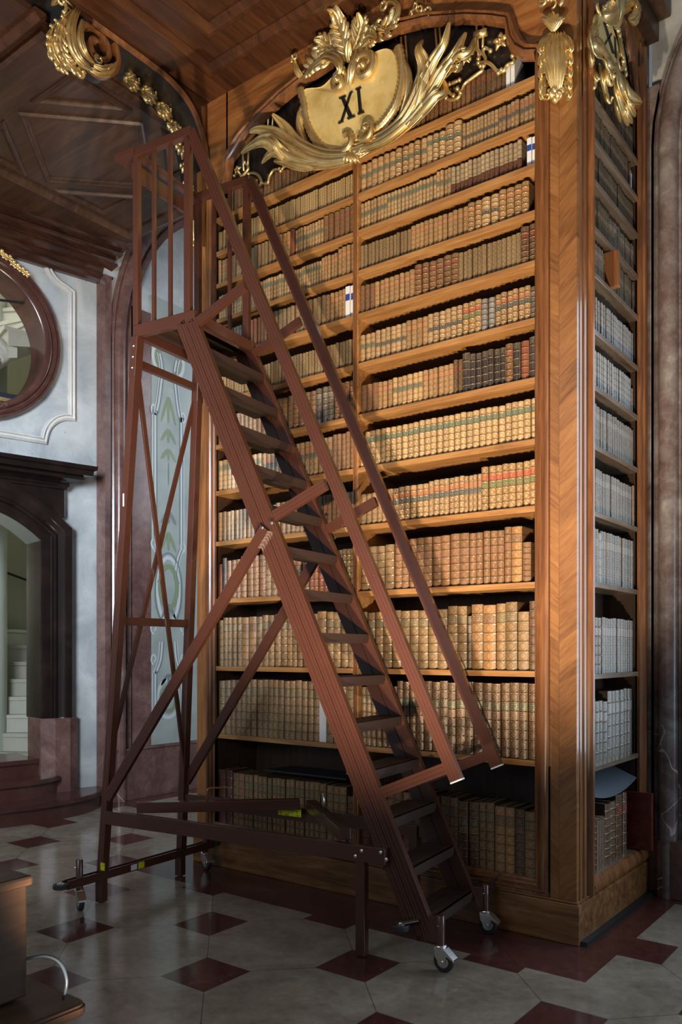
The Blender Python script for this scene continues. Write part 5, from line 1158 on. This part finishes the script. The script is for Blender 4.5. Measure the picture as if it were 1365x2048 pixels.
# back plate between the rear guard posts (flat bar seen from below)
g=MB(); g.bar(LP(S1+.055,-.02,GZ+.005),LP(S1+.055,LWD+.02,GZ+.005),La,.15,.035); g.build('back_rail','paint',lad,bevel=.002)
g=MB(); g.bar(LP(S1-.0,.0,GZ-.10),LP(S1-.0,LWD,GZ-.10),La,.02,.09); g.build('back_board','paint',lad,bevel=.002)
# rear legs, splayed
LEG={0:((S1-.022,.018,3.345),(1.755,-.035,.185)),1:((S1-.022,LWD-.018,3.345),(1.735,.645,.185))}
def lerp(a,b_,t): return tuple(x+(y-x)*t for x,y in zip(a,b_))
for k,(a,c) in LEG.items():
    g=MB(); g.bar(LP(*a),LP(*c),Lw,.050,.046,prof=groove(-1 if k==0 else 1,(-.25,.25),.06,.02)); lg=g.build('rear_leg','paint',lad,bevel=.002)
    g=MB(); g.bar(LP(*lerp(a,c,0)),LP(*lerp(a,c,.075)),Lw,.058,.050); g.build('joint_plate','paint',lg,bevel=.002)
    sg=-1 if k==0 else 1
    for u in (.018,.038,.058): g=MB(); p=LP(*lerp(a,c,u)); g.lathe(tuple(p+Lw*sg*.028),tuple(Lw*sg),[(0,.008),(.004,.008),(.006,.004)],10); g.build('bolt','bolt',lg)
    fz=LP(c[0]+.01,c[1],0)
    g=MB(); g.bar((fz[0],fz[1],.006),(fz[0],fz[1],.16),Lw,.05,.05); g.build('foot_post','paint',lad,bevel=.002)
    # long diagonal brace from the stringer
    t=.0 if k==0 else LWD
    g=MB(); e=(.58,t-.012*(1 if k==0 else -1),2.15); q2=(1.70,(c[1]*.85+a[1]*.15)-.02*(1 if k==0 else -1),.63); lbar(g,e,q2,.028,.060,groove(-1 if k==0 else 1,(-.25,.0,.25),.06,.015)); br=g.build('diagonal_brace','paint',lad,bevel=.0015)
    for (ds,dz) in ((-.03,.02),(.03,-.0)):
        g=MB(); p=LP(e[0]+ds-.02,e[1]+(-.016 if k==0 else .016),e[2]+dz); g.lathe(tuple(p),tuple(Lw*sg),[(0,.009),(.004,.009),(.006,.004)],10); g.build('bolt','bolt',br)
# cross braces and ties of the rear frame
def leg(k,z): a,c=LEG[k]; return lerp(a,c,(a[2]-z)/(a[2]-c[2]))
off=.012
for (k0,z0,k1,z1,sh) in ((0,3.16,1,.70,-.012),(1,3.16,0,.85,.014)):
    p=leg(k0,z0);q2=leg(k1,z1); g=MB(); g.bar(LP(p[0]+sh,p[1],p[2]),LP(q2[0]+sh,q2[1],q2[2]),La,.012,.034); g.build('cross_brace','paint',lad,bevel=.001)
for z,w in ((3.20,.045),(1.68,.050)):
    p=leg(0,z);q2=leg(1,z); g=MB(); g.bar(LP(p[0]+.004,p[1],z),LP(q2[0]+.004,q2[1],z),La,.03,w); g.build('cross_tie','paint',lad,bevel=.0015)
# bottom horizontal rails with the mid props
for k,t in ((0,.0),(1,LWD)):
    c=leg(k,.51); g=MB(); lbar(g,(-.14,t-.02*(1 if k==0 else -1),.508),(1.74,c[1]-.012*(1 if k==0 else -1),.516),.040,.080); r_=g.build('base_rail','paint',lad,bevel=.002)
    sg=-1 if k==0 else 1
    for (s_,z_) in ((.02,.495),(-.015,.525),(-.12,.53),(-.15,.50)): g=MB(); p=LP(s_,t+sg*.042,z_); g.lathe(tuple(p),tuple(Lw*sg),[(0,.009),(.004,.009),(.006,.004)],10); g.build('bolt','bolt',r_)
    g=MB(); g.bar(LP(0,t+sg*.012,.006),LP(0,t+sg*.012,.535),Lw,.046,.050); g.build('prop_post','paint',lad,bevel=.002)
# folding outriggers lying on the base rails, with grab handles
def grab(b,c,d,w,h,r=.006):
    c=np.array(c);d=np.array(d,float); u=np.array([0,0,1.]); P=[c-d*w/2,c-d*w/2+u*h*.85,c-d*(w/2-.015)+u*h,c+d*(w/2-.015)+u*h,c+d*w/2+u*h*.85,c+d*w/2]; b.tube([tuple(p) for p in P],r,8)
A0=LP(1.50,-.01,.588); A1=LP(.74,.56,.588)
g=MB(); g.bar(A0,A1,Lw,.055,.062); arm=g.build('folding_outrigger','paint',lad,bevel=.003)
dd=(A1-A0)/np.linalg.norm(A1-A0); g=MB(); grab(g,A0+dd*.47+np.array([0,0,.03]),dd,.13,.075); g.build('grab_handle','mould',arm,smooth=True)
B0=LP(.10,-.01,.588); B1=LP(.66,.56,.588)
g=MB(); g.bar(B0,B1,La,.062,.062); arm2=g.build('folding_outrigger','paint',lad,bevel=.003)
db=(B1-B0)/np.linalg.norm(B1-B0); g=MB(); grab(g,B0+db*.50+np.array([0,0,.03]),db,.09,.085); g.build('grab_handle','chrome',arm2,smooth=True)
def label(c,u,v,w,h,nrm,parent,mat='sticker',name='warning_label'):
    c=np.array(c,float);u=np.array(u,float);v=np.array(v,float);nrm=np.array(nrm,float); q=c+nrm*.0015
    vs=[q-u*w/2-v*h/2,q+u*w/2-v*h/2,q+u*w/2+v*h/2,q-u*w/2+v*h/2]; b=MB(); b.add(vs,[(0,1,2,3)]); o=b.build(name,mat,parent)
    l=o.data.uv_layers.new(name='UVMap'); 
    for lp,uvv in zip(o.data.loops,[None]*4):
        i=lp.vertex_index; l.data[lp.index].uv=((0,0),(1,0),(1,1),(0,1))[i]
    return o
Z_=np.array([0,0,1.])
p=onpl(585,1622,LO+Lw*(LWD-.0),Lw); label(p-Lw*.028,-La,Z_,.165,.050,-Lw,lad)
p=LP(1.722,-.062,.225); label(p-Lw*.003,-La,Z_,.035,.045,-Lw,lad)
p=LP(1.60,-.060,2.40); label(LP(leg(0,2.39)[0],leg(0,2.39)[1]-.027,2.39),-La,Z_,.012,.075,-Lw,lad,'whitestick','tape_strip')
# rear castor beam
LB0=np.array([*LP(1.775,-.30,0)[:2],.165]); LB1=np.array([*LP(1.705,.93,0)[:2],.165]); bd=(LB1-LB0)/np.linalg.norm(LB1-LB0)
g=MB(); g.bar(LB0,LB1,Z_,.050,.055,prof=[(-.5,-.5),(.5,-.5),(.5,-.3),(-.3,-.3),(-.3,.3),(.5,.3),(.5,.5),(-.5,.5)]); bm=g.build('castor_beam','paint',lad,bevel=.0015)
p=LB0+bd*.55; nb_=np.cross(bd,Z_); nb_=nb_ if nb_@(CAM-p)>0 else -nb_
label(p+nb_*.0285,bd,Z_,.05,.04,nb_,bm)
label(p-bd*.06+nb_*.0285,bd,Z_,.05,.035,nb_,bm,'whitestick','maker_label')
def castor(x,y,face,tz0,tz1,par=lad,brake=True):
    """swivel castor: stem tube, zinc fork, rubber wheel; face = rolling direction in plan"""
    fx=np.array([math.cos(face),math.sin(face),0]); ax=np.array([-fx[1],fx[0],0]); c=np.array([x,y,0.])-0*fx; R=.050
    b=MB(); b.lathe((x,y,tz0),(0,0,1),[(0,.021),(tz1-tz0-.004,.021),(tz1-tz0,.018)],16); st=b.build('castor_stem','paint',par,smooth=True,auto=40)
    b=MB(); b.tube([tuple(np.array([x,y,tz1-.045])-ax*.03),tuple(np.array([x,y,tz1-.045])+ax*.03)],.0025,6); b.lathe(tuple(np.array([x,y,tz1-.045])+ax*.03),tuple(ax),[(0,.006),(.006,.006)],8); b.build('split_pin','chrome',st,smooth=True)
    w=c+fx*.018+np.array([0,0,R])
    b=MB(); b.lathe((x,y,tz0-.012),(0,0,1),[(0,.026),(.006,.030),(.012,.026)],18)
    for s in(-1,1):
        q=[(-.026,tz0-.012),(.030,tz0-.012),(.040,R+.028),(.030,R-.012),(.006,R-.012),(-.020,R+.02)]
        b.poly(q,lambda u,v,d: tuple(c+fx*u+ax*d+np.array([0,0,v])),s*.019-.0015,s*.019+.0015)
    b.poly([(-.026,tz0-.015),(.030,tz0-.015),(.030,tz0-.011),(-.026,tz0-.011)],lambda u,v,d: tuple(c+fx*u+ax*d+np.array([0,0,v])),-.02,.02)
    fk=b.build('castor_fork','chrome',par,bevel=.001)
    if brake: b=MB(); b.poly([(.020,R+.045),(.062,R+.020),(.080,R+.012),(.078,R+.022),(.03,R+.062)],lambda u,v,d: tuple(c+fx*u+ax*d+np.array([0,0,v])),-.024,.024); b.build('brake_pedal','chrome',fk,bevel=.001)
    b=MB(); b.lathe(tuple(w-ax*.014),tuple(ax),[(0,.030),(0,.046),(.005,R),(.023,R),(.028,.046),(.028,.030)],28); wh=b.build('castor_wheel','rubber',par,smooth=True,auto=35)
    b=MB(); b.lathe(tuple(w-ax*.0155),tuple(ax),[(0,.008),(.0,.028),(.004,.031),(.027,.031),(.031,.028),(.031,.008)],20); b.lathe(tuple(w-ax*.026),tuple(ax),[(0,.006),(.052,.006)],8); b.build('wheel_rim','chrome',wh,smooth=True,auto=35)
def bumper(x,y,z,par=lad,bp=None):
    b=MB(); b.lathe((x,y,z-.013),(0,0,1),[(0,.026),(.0,.040),(.004,.044),(.022,.044),(.026,.040),(.026,.026)],24); w=b.build('bumper_wheel','rubber',par,smooth=True,auto=35)
    b=MB(); b.lathe((x,y,z-.016),(0,0,1),[(0,.006),(.0,.022),(.032,.022),(.034,.010),(.04,.006)],16); b.build('wheel_rim','chrome',w,smooth=True,auto=35)
    if bp is not None: b=MB(); b.bar((x,y,z+.018),bp,(0,0,1),.004,.030); b.build('bumper_bracket','chrome',par)
camd=math.atan2(CAM[1]+.7,CAM[0]+.4)
castor(-.40,-.70,R_(2),.125,.262); castor(-.474,-.105,R_(6),.125,.262)
p=LB0+bd*.10; castor(p[0],p[1],R_(-22),.120,.292); p=LB1-bd*.07; castor(p[0],p[1],R_(-15),.120,.275)
for t0,t1 in ((.018,.010),(LWD-.018,LWD+.0)):
    g=MB(); g.bar(LP(-.335,t0,.19),LP(-.405,t1,.19),Lw,.03,.12); g.build('castor_bracket','paint',lad,bevel=.002)
q=LP(-.235,-.062,0); bumper(q[0],q[1],.195,bp=tuple(LP(-.30,-.01,.225)))
q=LB0-bd*.03; bumper(q[0],q[1],.165); q=LB1+bd*.03; bumper(q[0],q[1],.165)
# ================================================================== FOREGROUND BOX, BENCH, CABLE
ben=empty('low_bench',(-.9,-3.4,0),'low brown wooden bench with rounded corner at the lower left edge','bench')
BX,BY=-.335,-2.69
def rrect(x0,y0,x1,y1,r):
    out=[]
    for cx_,cy_,a0 in ((x1-r,y1-r,0),(x0+r,y1-r,90),(x0+r,y0+r,180),(x1-r,y0+r,270)):
        out+=[(cx_+r*math.cos(R_(a0+a)),cy_+r*math.sin(R_(a0+a))) for a in range(0,91,15)]
    return out
mpz=lambda z: (lambda u,v,d:(u,v,z+d))
b=MB()
for g_,h0,h1 in ((-.004,0,.004),(.008,.004,.012),(.012,.012,.028),(.008,.028,.036),(.0,.036,.040)): b.poly(rrect(-1.5-g_,-4.0-g_,BX+g_-.012,BY+g_-.012,.03),mpz(.51),h0,h1)
b.build('bench_top','box',ben)
for (x,y) in ((BX-.22,BY-.16),(-1.42,BY-.16),(BX-.22,-3.9),(-1.42,-3.9)):
    b=MB(); b.box((x-.03,y-.03,0),(x+.03,y+.03,.51)); b.build('leg','box',ben,bevel=.004)
bx=empty('wooden_box',(-.85,-3.1,.551),'brown wooden box with overhanging lid standing on the low bench','box')
X1,Y1=-.475,-2.79
b=MB(); b.box((-1.25,-3.6,.56),(X1,Y1,.865)); b.build('box_body','box',bx,bevel=.006)
b=MB(); b.box((-1.27,-3.62,.862),(X1+.012,Y1+.012,.89)); b.build('lid','box',bx,bevel=.008)
b=MB(); b.box((-1.22,-3.58,.5505),(X1-.03,Y1-.03,.562)); b.build('foot_strip','iron',bx)
b=MB(); P=smooth([(X1-.02,Y1-.012+.0,.655),(X1+.03,Y1+.03,.668),(X1+.075,Y1+.05,.655),(X1+.10,Y1+.055,.61),(X1+.085,Y1+.055,.555)],6); b.tube([tuple(p) for p in P],.0045,8); tag(b.build('cable','cable',None,smooth=True),'thin grey-blue cable looping out of the wooden box onto the bench','cable')
